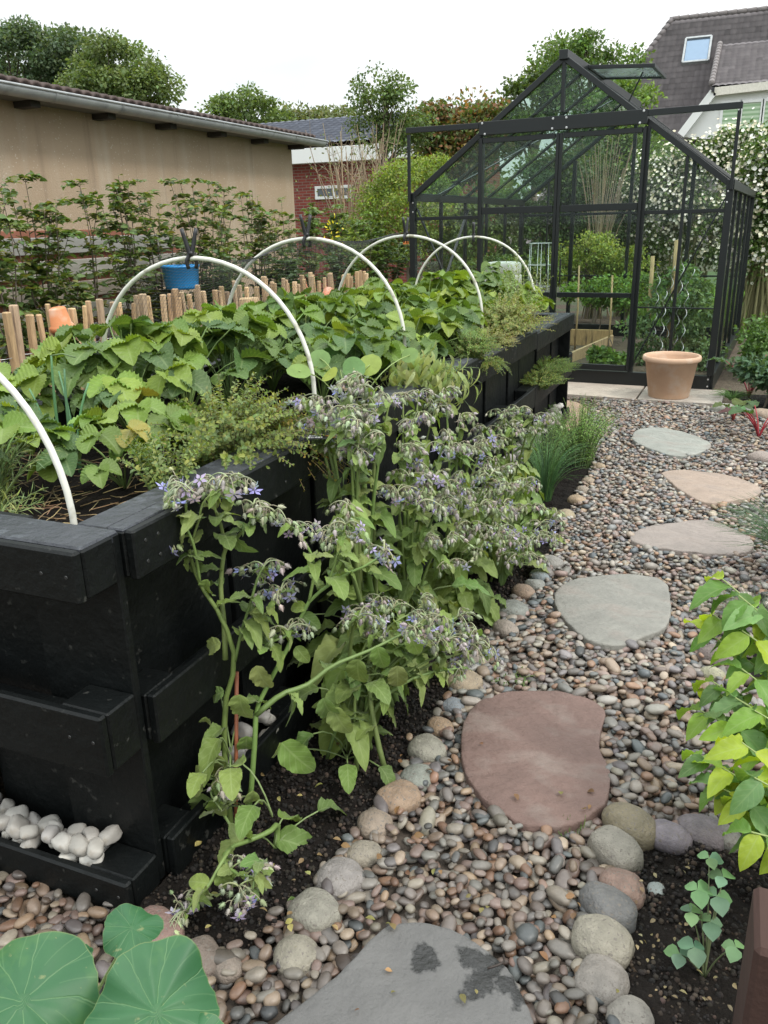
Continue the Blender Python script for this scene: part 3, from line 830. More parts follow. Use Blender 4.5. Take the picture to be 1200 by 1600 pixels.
_near = [c_ for c_ in bed.children if c_.name.startswith('pallet')]
screws([(x, 1.0545, z) for x in (-1.09, -1.15) for z in (.80, .44, .05)]+[(x, 1.0545, z+.03) for x in (-1.63, -1.69) for z in (.76, .40)], (0, -1, 0), _near[-2])
for k, (ya, yb) in enumerate(zip(seg[:3], seg[1:4])):
    screws([(BX1+.0005, y, z) for y in (ya+.035, ya+.075, (ya+yb)/2, yb-.05) for z in (rtop(ya)-.03, rtop(ya)-.075)], (1, 0, 0), _near[2*k])
# ------------------------------------------------------------------ greenhouse
gh = empty('greenhouse', (-1.49, 7.5, 0), 'black framed glass greenhouse with sliding double doors and open roof vent', 'greenhouse', rz=math.radians(-3.0))
GW, GE, GRG, GLn = 1.36, 1.65, 2.66, 3.5
def gpart(name, mb, mat=M_METAL, parent=gh): return mb.build(name, mat, parent, smooth=False)
def bar(name, a, b, w, h, parent=gh, up=(0, 0, 1), mat=M_METAL):
    m_ = MB(); beam(m_, a, b, w, h, up=up, bev=.002)
    a_, b_ = np.array(a, float), np.array(b, float)
    d = (b_-a_)/np.linalg.norm(b_-a_)
    return gpart(name, m_, mat, parent)
Yh = (0, 1, 0)
nb = 5; sp = GLn/nb
# base
for a, b in (((-GW, 0, .075), (GW, 0, .075)), ((-GW, GLn, .075), (GW, GLn, .075))): bar('base_rail', a, b, .05, .145)
for sx in (-1, 1): bar('base_rail', (sx*GW, .03, .075), (sx*GW, GLn-.03, .075), .05, .145)
for sx in (-1, 1):
    for y in (0, GLn): bar('corner_post', (sx*GW, y, .15), (sx*GW, y, GE), .055, .055, up=Yh)
    for k in range(1, nb): bar('side_bar', (sx*GW, k*sp, .15), (sx*GW, k*sp, GE-.02), .028, .045, up=Yh)
    bar('eave_rail', (sx*GW, -.03, GE), (sx*GW, GLn+.03, GE), .06, .07)
    for y in (0, GLn): bar('gable_rafter', (sx*GW, y, GE), (0, y, GRG), .045, .046, up=Yh)
    for k in range(1, nb): bar('roof_bar', (sx*GW, k*sp, GE+.02), (0, k*sp, GRG), .025, .04, up=Yh)
    # diagonal wind braces at the front corner
    bar('brace', (sx*(GW-.03), .03, GE-.1), (sx*.70, .03, .18), .012, .03, up=Yh)
    bar('brace', (sx*(GW-.03), .06, .2), (sx*(GW-.03), 2*sp, GE-.1), .03, .01)
bar('ridge_rail', (0, -.05, GRG+.02), (0, GLn+.05, GRG+.02), .07, .07)
for sx in (-1, 1):   # roof braces
    bar('brace', (sx*(GW-.05), .5, GE+.03), (sx*.06, 2.3, GRG-.06), .03, .008)
# gable frames
for y in (0, GLn):
    for x in (-.70, .70): bar('gable_post', (x, y, .15), (x, y, GRG-abs(x)/GW*(GRG-GE)-.03), .045, .045, up=Yh)
    bar('gable_rail', (-GW, y+.004, 1.49 if y else 1.46), (-.72 if not y else GW, y+.004, 1.49 if y else 1.46), .03, .03)
    if not y: bar('gable_rail', (.72, .004, 1.46), (GW, .004, 1.46), .03, .03)
bar('gable_post', (0, 0, 2.26), (0, 0, GRG), .03, .04, up=Yh)
bar('gable_post', (0, GLn, .15), (0, GLn, GRG), .04, .04, up=Yh)
bar('gable_rail', (-GW, GLn-.03, .75), (GW, GLn-.03, .75), .015, .02)
# mid-height glazing bars of the right bay
for x in (1.02,): bar('side_bar', (x, 0, .15), (x, 0, GRG-x/GW*(GRG-GE)-.03), .025, .03, up=Yh)
for x in (-1.02,): bar('side_bar', (x, GLn, .15), (x, GLn, 1.9), .02, .03, up=Yh)
bar('gable_rail', (.72, -.012, .70), (GW, -.012, .70), .012, .012)
# door header and track across the whole front
bar('door_header', (-.70, -.055, 2.175), (.70, -.055, 2.175), .05, .105)
for sx in (-1, 1):
    bar('door_track', (sx*.702, -.055, 2.20), (sx*(GW+.03), -.055, 2.205), .045, .045)
    bar('track_post', (sx*(GW+.01), -.055, GE-.04), (sx*(GW+.01), -.055, 2.17), .025, .025, up=Yh)
for x, z in ((-.67, 2.215), (-.645, 2.13), (.67, 2.215), (.645, 2.13), (-.055, 2.21), (-.06, 2.135), (.055, 2.21), (.06, 2.135)):
    m_ = MB(); lathe(m_, [(0, .004), (.009, .003), (.010, 0)], (x, -.082, z), 10, rot=rotx(math.pi/2)); gpart('bolt', m_, M_BOLT)
for sx in (-1, 1):
    for z in (.06, .12, 1.52, 1.60): m_ = MB(); lathe(m_, [(0, .004), (.007, .003), (.008, 0)], (sx*(GW-.012), -.030, z), 8, rot=rotx(math.pi/2)); gpart('bolt', m_, M_BOLT)
# two door leaves
for s in (-1, 1):
    dr = empty('door', (0, -.05, 0), parent=gh)
    for x in (s*.014, s*.685): bar('stile', (x, 0, .16), (x, 0, 2.10), .025, .035, dr, up=Yh)
    for z, h in ((1.51, .055), (.80, .040), (.185, .05), (2.08, .04)): bar('door_rail', (min(s*.035, s*.668), .0, z), (max(s*.035, s*.668), .0, z), .03, h, dr)
    m_ = MB(); box(m_, (min(s*.035, s*.668), -.002, .21), (max(s*.035, s*.668), .002, 2.07), b=0.0005); gpart('glass_pane', m_, M_GLASS, dr)
    m_ = MB(); beam(m_, (s*.06, -.03, .9), (s*.06, -.03, 1.1), .012, .02, up=Yh); gpart('door_handle', m_, M_METAL, dr)
# glazing
def pane(pts, mat=M_GLASS, parent=gh, n=(0, 0, 1)):
    P = np.array(pts, float); k = len(P)
    nn = np.cross(P[1]-P[0], P[2]-P[0]); nn = nn/np.linalg.norm(nn)*.0015
    m_ = MB(); V = np.r_[P+nn, P-nn]
    F = ([tuple(range(k))] if k in (3, 4) else [])
    F = [tuple(range(k)), tuple(range(2*k-1, k-1, -1))]+[(i, (i+1) % k+k, (i+1) % k) for i in range(k)]+[(i, i+k, (i+1) % k+k) for i in range(k)]
    F = [f for f in F if len(f) <= 4]
    m_.add(V, F); return gpart('glass_pane', m_, mat, parent)
for sx in (-1, 1):
    for k in range(nb):
        y0, y1 = k*sp+.016, (k+1)*sp-.016
        pane([(sx*GW, y0, .15), (sx*GW, y1, .15), (sx*GW, y1, GE-.04), (sx*GW, y0, GE-.04)])
        vent = sx == 1 and k == 1
        xt, zt = (.75, GRG-.75/GW*(GRG-GE)) if vent else (.03, GRG-.022)
        pane([(sx*(GW-.02), y0, GE+.02), (sx*(GW-.02), y1, GE+.02), (sx*xt, y1, zt), (sx*xt, y0, zt)], M_RGLASS)
for y in (0, GLn):
    for sx in (-1, 1):
        pane([(sx*.725, y, .15), (sx*(GW-.03), y, .15), (sx*(GW-.03), y, 1.62), (sx*.725, y, 2.06)])
        if y: pane([(sx*.022, y, .15), (sx*.68, y, .15), (sx*.68, y, 2.10), (sx*.022, y, 2.60)])
        else: pane([(sx*.018, y, 2.26), (sx*.48, y, 2.26), (sx*.018, y, 2.60)])
# open roof vent on the right slope
vr = empty('roof_vent', (.03, sp*1.5, GRG), parent=gh)
ang = math.radians(4); L_ = .56; c_, s_ = math.cos(ang), -math.sin(ang)
hw_ = sp/2-.02
bar('vent_bar', (0, -hw_, .03), (L_*c_, -hw_, L_*s_+.03), .02, .03, vr)
bar('vent_bar', (0, hw_, .03), (L_*c_, hw_, L_*s_+.03), .02, .03, vr)
bar('vent_bar', (L_*c_, -hw_-.02, L_*s_+.03), (L_*c_, hw_+.02, L_*s_+.03), .03, .03, vr)
bar('vent_bar', (0, -hw_-.02, .03), (0, hw_+.02, .03), .03, .03, vr)
pane([(.01, -hw_, .03), (.01, hw_, .03), (L_*c_, hw_, L_*s_+.03), (L_*c_, -hw_, L_*s_+.03)], glassmat('vent_glass', (.85, .93, .93), .28, .03, (.75, .80, .80)), vr)  # white reflection put into the vent pane as a pale diffuse colour
bar('opener_arm', (.30, 0, -.26), (.42, 0, .0), .012, .012, vr)
bar('opener_arm', (.18, 0, -.18), (.42, 0, -.34), .018, .018, vr, mat=M_BOLT)

# ------------------------------------------------------------------ shed on the left
def noisy_wall(name, c0, c1, fleck):
    m, nt, b = newmat(name); v = coords(nt)
    n1 = noise(nt, v, 1.2, 5, .6); c = mixc(nt, n1, c0, c1)
    st_ = coords(nt, (1, 1, .12)); streak = ramp(nt, noise(nt, st_, 3.5, 4), .52, .75)
    c = mixc(nt, math_(nt, 'MULTIPLY', streak, .55), c, (.50, .43, .34))
    vo = nt.nodes.new('ShaderNodeTexVoronoi'); vo.inputs['Scale'].default_value = 26; nt.links.new(v, vo.inputs['Vector'])
    f = math_(nt, 'LESS_THAN', vo.outputs['Distance'], .17)
    drip = ramp(nt, noise(nt, coords(nt, (1, 1, .05)), 7, 4), .6, .72); c = mixc(nt, math_(nt, 'MULTIPLY', drip, .4), c, (.20, .145, .10))
    pat = ramp(nt, noise(nt, v, 2.2, 3), .40, .58)
    c = mixc(nt, math_(nt, 'MULTIPLY', math_(nt, 'MULTIPLY', f, pat), .6), c, fleck)
    nt.links.new(c, b.inputs['Base Color']); b.inputs['Roughness'].default_value = .95
    bump(nt, b, noise(nt, v, 70, 4), .8, .01)
    return m
shed = empty('shed', (-6.2, 7, 0), 'low ochre rendered building with a long zinc gutter behind the hedge', 'shed')
so = np.array([-6.2, 7, 0])
def relbox(p0, p1, o, b=.004):
    m_ = MB(); box(m_, np.array(p0)-o, np.array(p1)-o, b=b); return m_
M_RENDER = noisy_wall('roughcast_render', (.35, .26, .175), (.46, .35, .245), (.62, .56, .47))
relbox((-13, 1.5, -.1), (-6.2, 11.5, 2.6), so, .01).build('wall', M_RENDER, shed, False)
# sloping roof of ribbed sheet, low edge over the garden
rb = MB(); n = 130
ys = np.linspace(1.2, 11.75, n*6+1); zz = .035*np.abs(np.sin((ys-1.2)/(10.55)*math.pi*n/1.6))**.6
V = []
for x, z in ((-5.93, 2.66), (-8, 2.93), (-10, 3.20)):
    for y, dz in zip(ys, zz): V.append((x, y, z+dz))
for x, z in ((-10, 3.17), (-5.93, 2.63)):
    for y, dz in zip(ys, zz): V.append((x, y, z+dz))
k = len(ys)
F = [(r_*k+i, r_*k+i+1, (r_+1)*k+i+1, (r_+1)*k+i) for r_ in range(4) for i in range(k-1)]+[(4*k+i, 4*k+i+1, i+1, i) for i in range(k-1)]
rb.add(np.array(V)-so, np.array(F)); rb.build('roof', gm('brown_roof_sheet', (.07, .045, .038), .7, 6, .4, 20, .2), shed)
# soffit and rafters
relbox((-6.198, 1.2, 2.54), (-5.97, 11.72, 2.575), so, .003).build('soffit', gm('soffit_boards', (.16, .16, .15), .8, 8, .3), shed, False)
for y in np.arange(2.2, 11.6, 1.02):
    relbox((-6.195, y, 2.485), (-5.99, y+.12, 2.538), so, .003).build('rafter_end', gm('rafter', (.045, .04, .035), .8) if y < 2.3 else bpy.data.materials['rafter'], shed, False)
gt = MB(); a = np.linspace(math.pi, 2*math.pi, 11)
pr = [(math.cos(t)*.078, math.sin(t)*.078) for t in a]+[(math.cos(t)*.072, math.sin(t)*.072) for t in a[::-1]]
pr = np.array(pr); k = len(pr)
ysg = np.linspace(1.2, 11.85, 60)
V = np.array([(-5.87+x, y, 2.60+z-.0+(.0)) for y in ysg for x, z in pr])-so
F = [(i*k+j, i*k+(j+1) % k, (i+1)*k+(j+1) % k, (i+1)*k+j) for i in range(len(ysg)-1) for j in range(k)]
gt.add(V, np.array(F))
for y in np.arange(1.9, 11.8, .9):   # brackets / joints
    V = np.array([(-5.87+x*1.06, yy, 2.60+z*1.06) for yy in (y, y+.03) for x, z in pr[:11]])-so
    gt.add(V, np.array([(j, j+1, 12+j-0, 11+j) for j in range(10)]))
box(gt, np.array((-5.955, 11.845, 2.53))-so, np.array((-5.785, 11.855, 2.60))-so, b=.001)
gt.build('gutter', M_ZINC, shed)
gb = MB(); tube(gb, np.array([(-5.792, 1.2, 2.605), (-5.792, 11.85, 2.605)])-so, .012, 8); gb.build('gutter_bead', M_ZINC, shed)

# slatted stack of weathered boards in front of the shed
st = empty('board_fence', (-5.2, 5, 0), 'weathered grey boards with reddish gaps stacked against the ochre wall', 'board fence')
so2 = np.array([-5.2, 5, 0]); z = .35; k = 0
while z < 1.42:
    h = .13; c = [(.46, .43, .38), (.40, .39, .36), (.50, .47, .41), (.40, .34, .27)][k % 4]
    y1 = 7.3+.25*math.sin(k*2.1)
    m_ = MB(); box(m_, (-5.215-so2[0], 1.8-so2[1], z), (-5.185-so2[0], y1-so2[1], z+h), jit(c, 1, .05, .01)[0]*.7, .004); m_.build('board', M_PLANKS, st, False)
    m_ = MB(); box(m_, (-5.26-so2[0], 1.8-so2[1], z+h-.005), (-5.225-so2[0], y1-.3-so2[1], z+h+.055), jit((.26, .10, .06), 1, .1, .01)[0], .004); m_.build('board', M_PLANKS, st, False)
    z += h+.05; k += 1

# picket fence
pf = empty('picket_fence', (-3.75, 6, 0), 'low split chestnut paling fence behind the raised bed', 'fence')
so3 = np.array([-3.75, 6, 0]); y = 3.15; k = 0
while y < 8.55:
    h = 1.0+R.normal(0, .025)-(.05*(y-3.5)/5); w = R.uniform(.022, .038); t = R.normal(0, .05)
    m_ = MB(); V, F = cbox((-w*.6, -w/2, 0), (w*.6, w/2, h), .006)
    V[:, 1] += (V[:, 2]-.7)*t; V[:, 0] += V[:, 2]*R.normal(0, .03)
    V[:, :2] += .004*vnoise(V, 14, k)[:, None]
    m_.add(V+[R.normal(0, .006), y-6, 0], F, jit([(.56, .38, .21), (.48, .32, .18), (.62, .44, .26), (.42, .30, .19)], 1, .12, .015)[0]*.95); m_.build('picket', M_TINTWOOD, pf, False)
    y += R.uniform(.060, .095)*(1.15 if y < 4.3 else .95); k += 1
for z in (.3, .75):
    m_ = MB(); yy = np.linspace(3.1, 8.6, 120)
    tube(m_, np.c_[.03*np.sin(yy*35), yy-6, z+.004*np.sin(yy*9)], .002, 5, (.25, .25, .25)); m_.build('wire', M_BOLT, pf)
print('pickets', k)
# ================================================================== plants in and on the raised bed
def soilz(y): return .77-.07*(y-1)/5
def leaves(mb, tpl, pos, d, up, size, cols, w=1.0, mat=0):
    mb.inst(tpl, frames(d, up, size, w), pos, cols, mat)

# strawberry plants: long petioles each ending in three toothed leaflets
SG = [(.115, .19, .035), (.14, .23, .04), (.09, .155, .035), (.18, .26, .045), (.07, .13, .04)]
def strawberry(x, y, nl, rad, hgt, label, light=0.0, size=.092):
    z0 = soilz(y); hgt *= 1.12+.10*max(0, (y-2.5))/3.5
    root = empty('strawberry_plant', (x, y, z0), label, 'strawberry plant', 'strawberry plants filling the raised bed', rz=0)
    lf, stm = MB(), MB()
    for k in range(nl):
        a = R.uniform(0, 6.283); q = math.sqrt(R.uniform(.02, 1)); r = rad*q
        h = hgt*(1.0-.42*q*q)*R.uniform(.72, 1.06)
        tip = np.array([r*math.cos(a), r*math.sin(a), h])
        P = bez((0, 0, 0), (tip[0]*.25, tip[1]*.25, h*.75), tip, 6)
        tube(stm, P, .0028, 5, jit((.16, .24, .07), 1)[0])
        out_ = unit(np.array([math.cos(a), math.sin(a), 0])*(.5+q)+np.r_[R.normal(0, .35, 2), .1])
        up = unit(np.array([out_[0]*.35*q, out_[1]*.35*q, 1])+R.normal(0, .22, 3))
        sz = size*R.uniform(.8, 1.25)
        base = np.array(SG[R.integers(0, 5)])*(1+light*R.uniform(0, 1.0)*np.array([1.0, .55, .3]))
        if R.random() < .004: base = np.array([(.30, .28, .06), (.26, .17, .06)][R.integers(0, 2)])
        for da, ss in ((0, 1.0), (1.25, .9), (-1.25, .9)):
            d = out_*math.cos(da)+np.cross(up, out_)*math.sin(da)
            d = unit(d+np.array([0, 0, R.uniform(-.35, .1)]))
            n_ = unit(up+R.normal(0, .16, 3))
            leaves(lf, L_STRAW if R.random() < .6 else L_STRAW2, [tip], d[None], n_[None], [sz*ss*.95], jit(base, 1, .10, .03))
    stm.build('stems', M_STEM, root); lf.build('foliage', M_STRAW, root)
    return root
secs = [('before the nearest white hoop', 1.35), ('between the nearest and second white hoops', 2.45), ('between the second and third white hoops', 3.3), ('between the third and fourth white hoops', 4.45), ('between the fourth and farthest white hoops', 5.6), ('beyond the farthest white hoop', 9)]
rows = [(-2.08, 'left'), (-1.76, 'middle'), (-1.46, 'right')]
k = 0
for y in np.arange(1.55, 5.9, .31):
    for (x, side) in rows:
        yy = y+R.normal(0, .04)+(.12 if side == 'middle' else 0); xx = x+R.normal(0, .03)
        if side == 'right' and yy < 2.55: continue
        if side == 'middle' and yy < 1.7: continue
        sec = [s for s, lim in secs if yy < lim][0]
        near = yy < 2.0
        strawberry(xx, yy, int(21 if not near else 15), .27 if not near else .24, .29+.05*(side == 'middle')-.04*(side == 'right') if not near else .24,
                   'leafy strawberry plant in the %s row %s' % (side, sec), light=.15+.2*(y > 3.6), size=.100 if not near else .09)
        k += 1
strawberry(-1.42, 1.62, 9, .17, .19, 'small strawberry plant nearest the raised bed corner with straw around it', .1, .082)
strawberry(-1.78, 1.52, 13, .2, .2, 'leafy strawberry plant at the left picture edge before the onion leaves', .2, .09)
strawberry(-1.50, 1.78, 12, .18, .2, 'strawberry plant in front of the left end of the oregano', .2, .09)
strawberry(-1.62, 1.40, 12, .18, .2, 'dark strawberry plant beside the foot of the nearest hoop', .1, .085)
print('strawberries', k)

# straw on the soil
sm = MB()
for q in range(420):
    x, y = R.uniform(-1.95, -1.2), R.uniform(1.22, 2.3); a = R.uniform(0, 3.14); L = R.uniform(.03, .12)
    z = soilz(y)+R.uniform(.005, .03); d = np.array([math.cos(a), math.sin(a), R.normal(0, .12)])*L/2
    c = np.array([x, y, z]); tube(sm, np.array([c-d, c+R.normal(0, .003, 3), c+d]), .0011, 4, jit([(.36, .27, .13), (.28, .19, .09), (.20, .12, .06)], 1)[0])
tag(sm.build('straw', M_STEM), 'loose dry straw mulch on the soil of the raised bed', 'straw', kind='stuff')

# generic leafy herb built of many thin stems
def herb(name, label, cat, base, n, h, spread, tpl, lsize, lper, cols, stemc=(.14, .20, .07), lean=(0, 0), droop=0.0, r0=.02, lw=1.0, sr=.0013, mat=None, group=None, ang=.9, lo=.1, curve=.5, hvar=.25, grav=0.0):
    root = empty(name, base, label, cat, group)
    lf, stm = MB(), MB()
    pos, dd, uu, ss = [], [], [], []
    for k in range(n):
        a = R.uniform(0, 6.283); q = math.sqrt(R.uniform(0, 1))
        b = np.array([math.cos(a), math.sin(a), 0])
        p0 = b*r0*q*(2 if r0 < .03 else 1)
        hh = h*(1-.25*q*q)*R.uniform(1-hvar, 1+hvar*.4)
        tip = p0+b*spread*q+np.array([lean[0], lean[1], 0])*R.uniform(.6, 1.2)+np.array([0, 0, hh-droop*q*R.uniform(.5, 1.3)])
        mid = p0+b*spread*q*.35*curve+np.array([lean[0]*.2, lean[1]*.2, hh*.75])
        P = bez(p0, mid, tip, 7)
        tube(stm, P, np.linspace(sr*1.3, sr*.6, 7), 4, jit(stemc, 1)[0], cap=False)
        t = np.linspace(lo, 1, lper); x = np.stack([np.interp(t*6, range(7), P[:, i]) for i in range(3)], -1)
        T = unit(np.gradient(x, axis=0)) if lper > 1 else unit(np.array([P[-1]-P[-2]]))
        ph = np.arange(lper)*2.4+R.uniform(0, 6)
        s_ = unit(np.cross(T, [0.3, .2, .9])); w_ = np.cross(T, s_)
        rad = s_*np.cos(ph)[:, None]+w_*np.sin(ph)[:, None]
        pos.append(x); dd.append(unit(rad*math.sin(ang)+T*math.cos(ang)+R.normal(0, .15, (lper, 3))-[0, 0, grav])); uu.append(unit(T+rad*-.3+[0, 0, .4])); ss.append(lsize*R.uniform(.6, 1.15, lper)*(1-.35*t*(t > .8)))
    stm.build('stems', M_STEM, root)
    if lper and tpl is not None:
        pos = np.concatenate(pos); leaves(lf, tpl, pos, np.concatenate(dd), np.concatenate(uu), np.concatenate(ss), jit(cols, len(pos), .16, .06), lw)
        lf.build('foliage', mat or M_SMLEAF, root)
    return root
OREG = [(.19, .25, .07), (.24, .29, .08), (.15, .21, .06), (.27, .29, .07), (.17, .23, .09)]
herb('oregano', 'bushy yellow green oregano spilling over the near rim of the raised bed', 'oregano', (-1.25, 1.86, .76), 190, .27, .21, L_SMALL, .019, 34, OREG, r0=.10, droop=.10, lean=(.02, .02), stemc=(.17, .15, .07))
herb('oregano', 'yellowing oregano clump hanging over the rim left of the black plant tag', 'oregano', (-1.18, 1.98, .77), 100, .17, .13, L_SMALL, .018, 24, [(.24, .24, .04), (.30, .26, .04), (.16, .20, .05), (.28, .20, .05)], r0=.06, droop=.16, lean=(.05, -.01), stemc=(.22, .15, .06))
herb('oregano', 'small oregano sprigs standing left of the larger oregano bush', 'oregano', (-1.24, 1.56, .76), 40, .19, .09, L_SMALL, .018, 22, OREG, r0=.04)
herb('sage', 'pale green sage with drooping narrow leaves over the rim', 'sage', (-1.12, 3.02, .77), 90, .22, .15, L_SAGE, .115, 7, [(.32, .38, .17), (.27, .34, .14), (.36, .41, .18)], r0=.05, droop=.12, lean=(.06, -.03), ang=1.2, curve=1.2, mat=M_LEAF, grav=1.5)
herb('thyme', 'upright bright green thyme tuft between the sage and the far corner', 'thyme', (-1.12, 3.72, .76), 150, .20, .09, L_SMALL, .012, 26, [(.16, .25, .06), (.20, .30, .07), (.22, .22, .07)], r0=.04, droop=.06, lean=(.03, -.01))
herb('thyme', 'thyme trailing over the rim below the upright tuft', 'thyme', (-1.03, 3.70, .78), 90, .06, .07, L_SMALL, .012, 22, [(.18, .25, .07), (.24, .24, .08)], r0=.04, droop=.07, lean=(.012, -.01))
herb('tarragon', 'straggly yellow green winter savory at the far corner of the bed', 'herb', (-1.20, 4.60, .74), 170, .30, .20, L_SMALL, .020, 34, [(.26, .30, .10), (.20, .26, .08), (.32, .32, .12)], r0=.08, droop=.08, lean=(.03, 0), stemc=(.30, .24, .11))
herb('tarragon', 'tall pale rosemary shoots rising beside the greenhouse door', 'rosemary', (-1.22, 5.1, .73), 26, .52, .16, L_LANCE, .036, 34, [(.22, .30, .12), (.26, .33, .14)], r0=.06, stemc=(.25, .25, .12), lw=1.2)
herb('tarragon', 'second clump of yellow green savory drooping over the far rim', 'herb', (-1.15, 4.15, .75), 130, .16, .10, L_SMALL, .015, 26, [(.30, .30, .11), (.22, .26, .09)], r0=.05, droop=.04, lean=(.012, -.01), stemc=(.32, .24, .12))
herb('thyme', 'mounded thyme growing out of the middle pocket near the far corner', 'thyme', (-1.08, 5.35, .44), 190, .14, .12, L_SMALL, .013, 26, [(.13, .22, .05), (.17, .27, .06), (.20, .23, .07)], r0=.07, droop=.02, lean=(.03, 0))
herb('thyme', 'yellow tinged thyme in the middle pocket under the savory', 'thyme', (-1.07, 4.98, .44), 170, .12, .12, L_SMALL, .013, 26, [(.17, .24, .05), (.26, .27, .07), (.13, .20, .05)], r0=.07, droop=.03, lean=(.03, -.02))
herb('rosemary', 'grey green rosemary sprigs at the left edge of the raised bed', 'rosemary', (-1.62, 1.36, .76), 34, .24, .15, L_NEEDLE, .034, 46, [(.17, .24, .11), (.22, .28, .13), (.26, .30, .10)], r0=.04, lw=.9, ang=.8, lean=(.06, -.02))
herb('rosemary', 'low rosemary branch leaning over the near rim at the left', 'rosemary', (-1.50, 1.26, .76), 14, .12, .10, L_NEEDLE, .036, 40, [(.26, .30, .10), (.20, .27, .11)], r0=.03, lw=.9, ang=.8, lean=(.03, -.02))
# spring onions with seed heads
on = empty('onion_plant', (-1.72, 1.72, .75), 'upright spring onion leaves with a bent tip at the left of the bed', 'onion plant')
m_ = MB()
for (dx, dy, h, bx, by) in ((0, 0, .34, .02, 0), (.03, .01, .30, .0, .02), (-.05, .02, .24, -.05, 0), (.06, 0, .26, .03, .05), (-.02, -.02, .2, .02, -.06), (.02, .04, .28, -.07, .05)):
    tube(m_, bez((dx, dy, 0), (dx, dy, h*.6), (dx+bx, dy+by, h), 8), np.linspace(.006, .0025, 8), 7, jit((.09, .20, .09), 1)[0])
tube(m_, np.array([(.02, 0, .34), (.05, .01, .345), (.085, .02, .335)]), .002, 5, (.12, .18, .07))
m_.build('leaves', M_STEM, on)
for q, (x, y, h) in enumerate(((-1.75, 1.52, .20), (-1.66, 1.48, .15))):
    sh = empty('chive_head', (x, y, .755), ('taller' if q == 0 else 'shorter')+' faded white chive flower head on a thin stalk', 'chive flower')
    m_ = MB(); tube(m_, bez((0, 0, 0), (0, .01, h*.6), (.01, 0, h), 6), .002, 5, (.20, .26, .12)); m_.build('stalk', M_STEM, sh)
    m_ = MB(); d = rdir(70, -.2, 1); leaves(m_, L_SMALL, d*.004+[.01, 0, h], d, rdir(70), np.full(70, .018), jit((.42, .44, .36), 70))
    m_.build('flower_head', M_PETAL, sh)

# round nasturtium leaves hanging over the hoop foot
nas = empty('nasturtium', (-1.20, 2.55, .75), 'nasturtium with round light green leaves by the second hoop foot', 'nasturtium')
no = np.array([-1.20, 2.55, .75]); lf, stm = MB(), MB()
for (px, py, y, s, c) in ((467, 580, 2.35, .085, (.20, .33, .07)), (515, 585, 2.5, .07, (.30, .38, .06)), (553, 575, 2.55, .085, (.14, .26, .09)), (578, 570, 2.6, .09, (.28, .38, .08)), (500, 560, 2.6, .08, (.16, .28, .08)), (640, 555, 2.8, .07, (.18, .28, .08)), (520, 555, 2.75, .09, (.12, .24, .08))):
    p = AY(px, py, y)-no
    tube(stm, bez((0, 0, 0), (p[0]*.4, p[1]*.4, p[2]*.9), p, 8), .0022, 5, (.24, .32, .10))
    nn = unit(np.array([.25, -.55, .7])+R.normal(0, .2, 3)); d = unit(np.cross(nn, R.normal(0, 1, 3)))
    leaves(lf, L_ROUND, [p-d*s*.5], d[None], nn[None], [s], jit(c, 1, .05))
stm.build('stems', M_STEM, nas); lf.build('leaves', M_LEAF, nas)

# ------------------------------------------------------------------ hoops with clamps
hc = -1.71; hr = .44
hl = ['nearest', 'second', 'third', 'fourth', 'farthest']
for k, (y, zt) in enumerate(((1.275, 1.225), (2.42, 1.315), (3.26, 1.36), (4.43, 1.35), (5.72, 1.32))):
    a = np.linspace(0, math.pi, 30)
    P = np.c_[hc+hr*np.cos(a), y+.012*np.sin(a*2), zt-hr+hr*np.sin(a)]
    P = np.vstack([[hc+hr+.004, y, soilz(y)-.05], P, [hc-hr-.004, y, soilz(y)-.05]])-[hc, y, soilz(y)]
    m_ = MB(); tube(m_, P, .0076, 12)
    o = m_.build('hoop', M_PVC); o.location = (hc, y, soilz(y))
    tag(o, ['nearest white hoop, its foot by the raised bed corner', 'second nearest white hoop arching over the strawberries', 'middle white hoop, third from the raised bed corner', 'fourth white hoop, next to last before the greenhouse', 'farthest white hoop in front of the greenhouse'][k], 'hoop', 'white hoops arching over the raised bed')
    if k:
        cl = empty('clamp', (hc, y, zt), ['', 'black spring clamp gripping the second nearest hoop before the blue tub', 'black spring clamp on top of the third hoop', 'black clamp with orange pads on the fourth hoop', 'black clamp on top of the farthest hoop'][k], 'clamp', 'black clamps holding netting on the hoops')
        for s in (-1, 1):
            m_ = MB(); P = np.array([(s*.012, 0, -.035), (s*.016, 0, -.01), (s*.004, 0, .012), (s*.012, 0, .045), (s*.024, 0, .095)])
            tube(m_, smooth_path(P, 12), np.interp(np.linspace(0, 1, 12), [0, .5, 1], [.006, .009, .0065]), 8); m_.build('jaw', M_PLASTIC, cl)
        m_ = MB(); tube(m_, np.array([(0, -.012, .015), (0, .012, .015)]), .008, 10); m_.build('spring', M_PLASTIC, cl)
        if k == 3:
            for s in (-1, 1): m_ = MB(); box(m_, (s*.012-.006, -.009, -.045), (s*.012+.006, .009, -.03), (.8, .25, .05), .002); m_.build('pad', gm('orange_pad', (.75, .22, .05), .6), cl)
        cl.rotation_euler = (0, 0, math.radians(15+20*k))

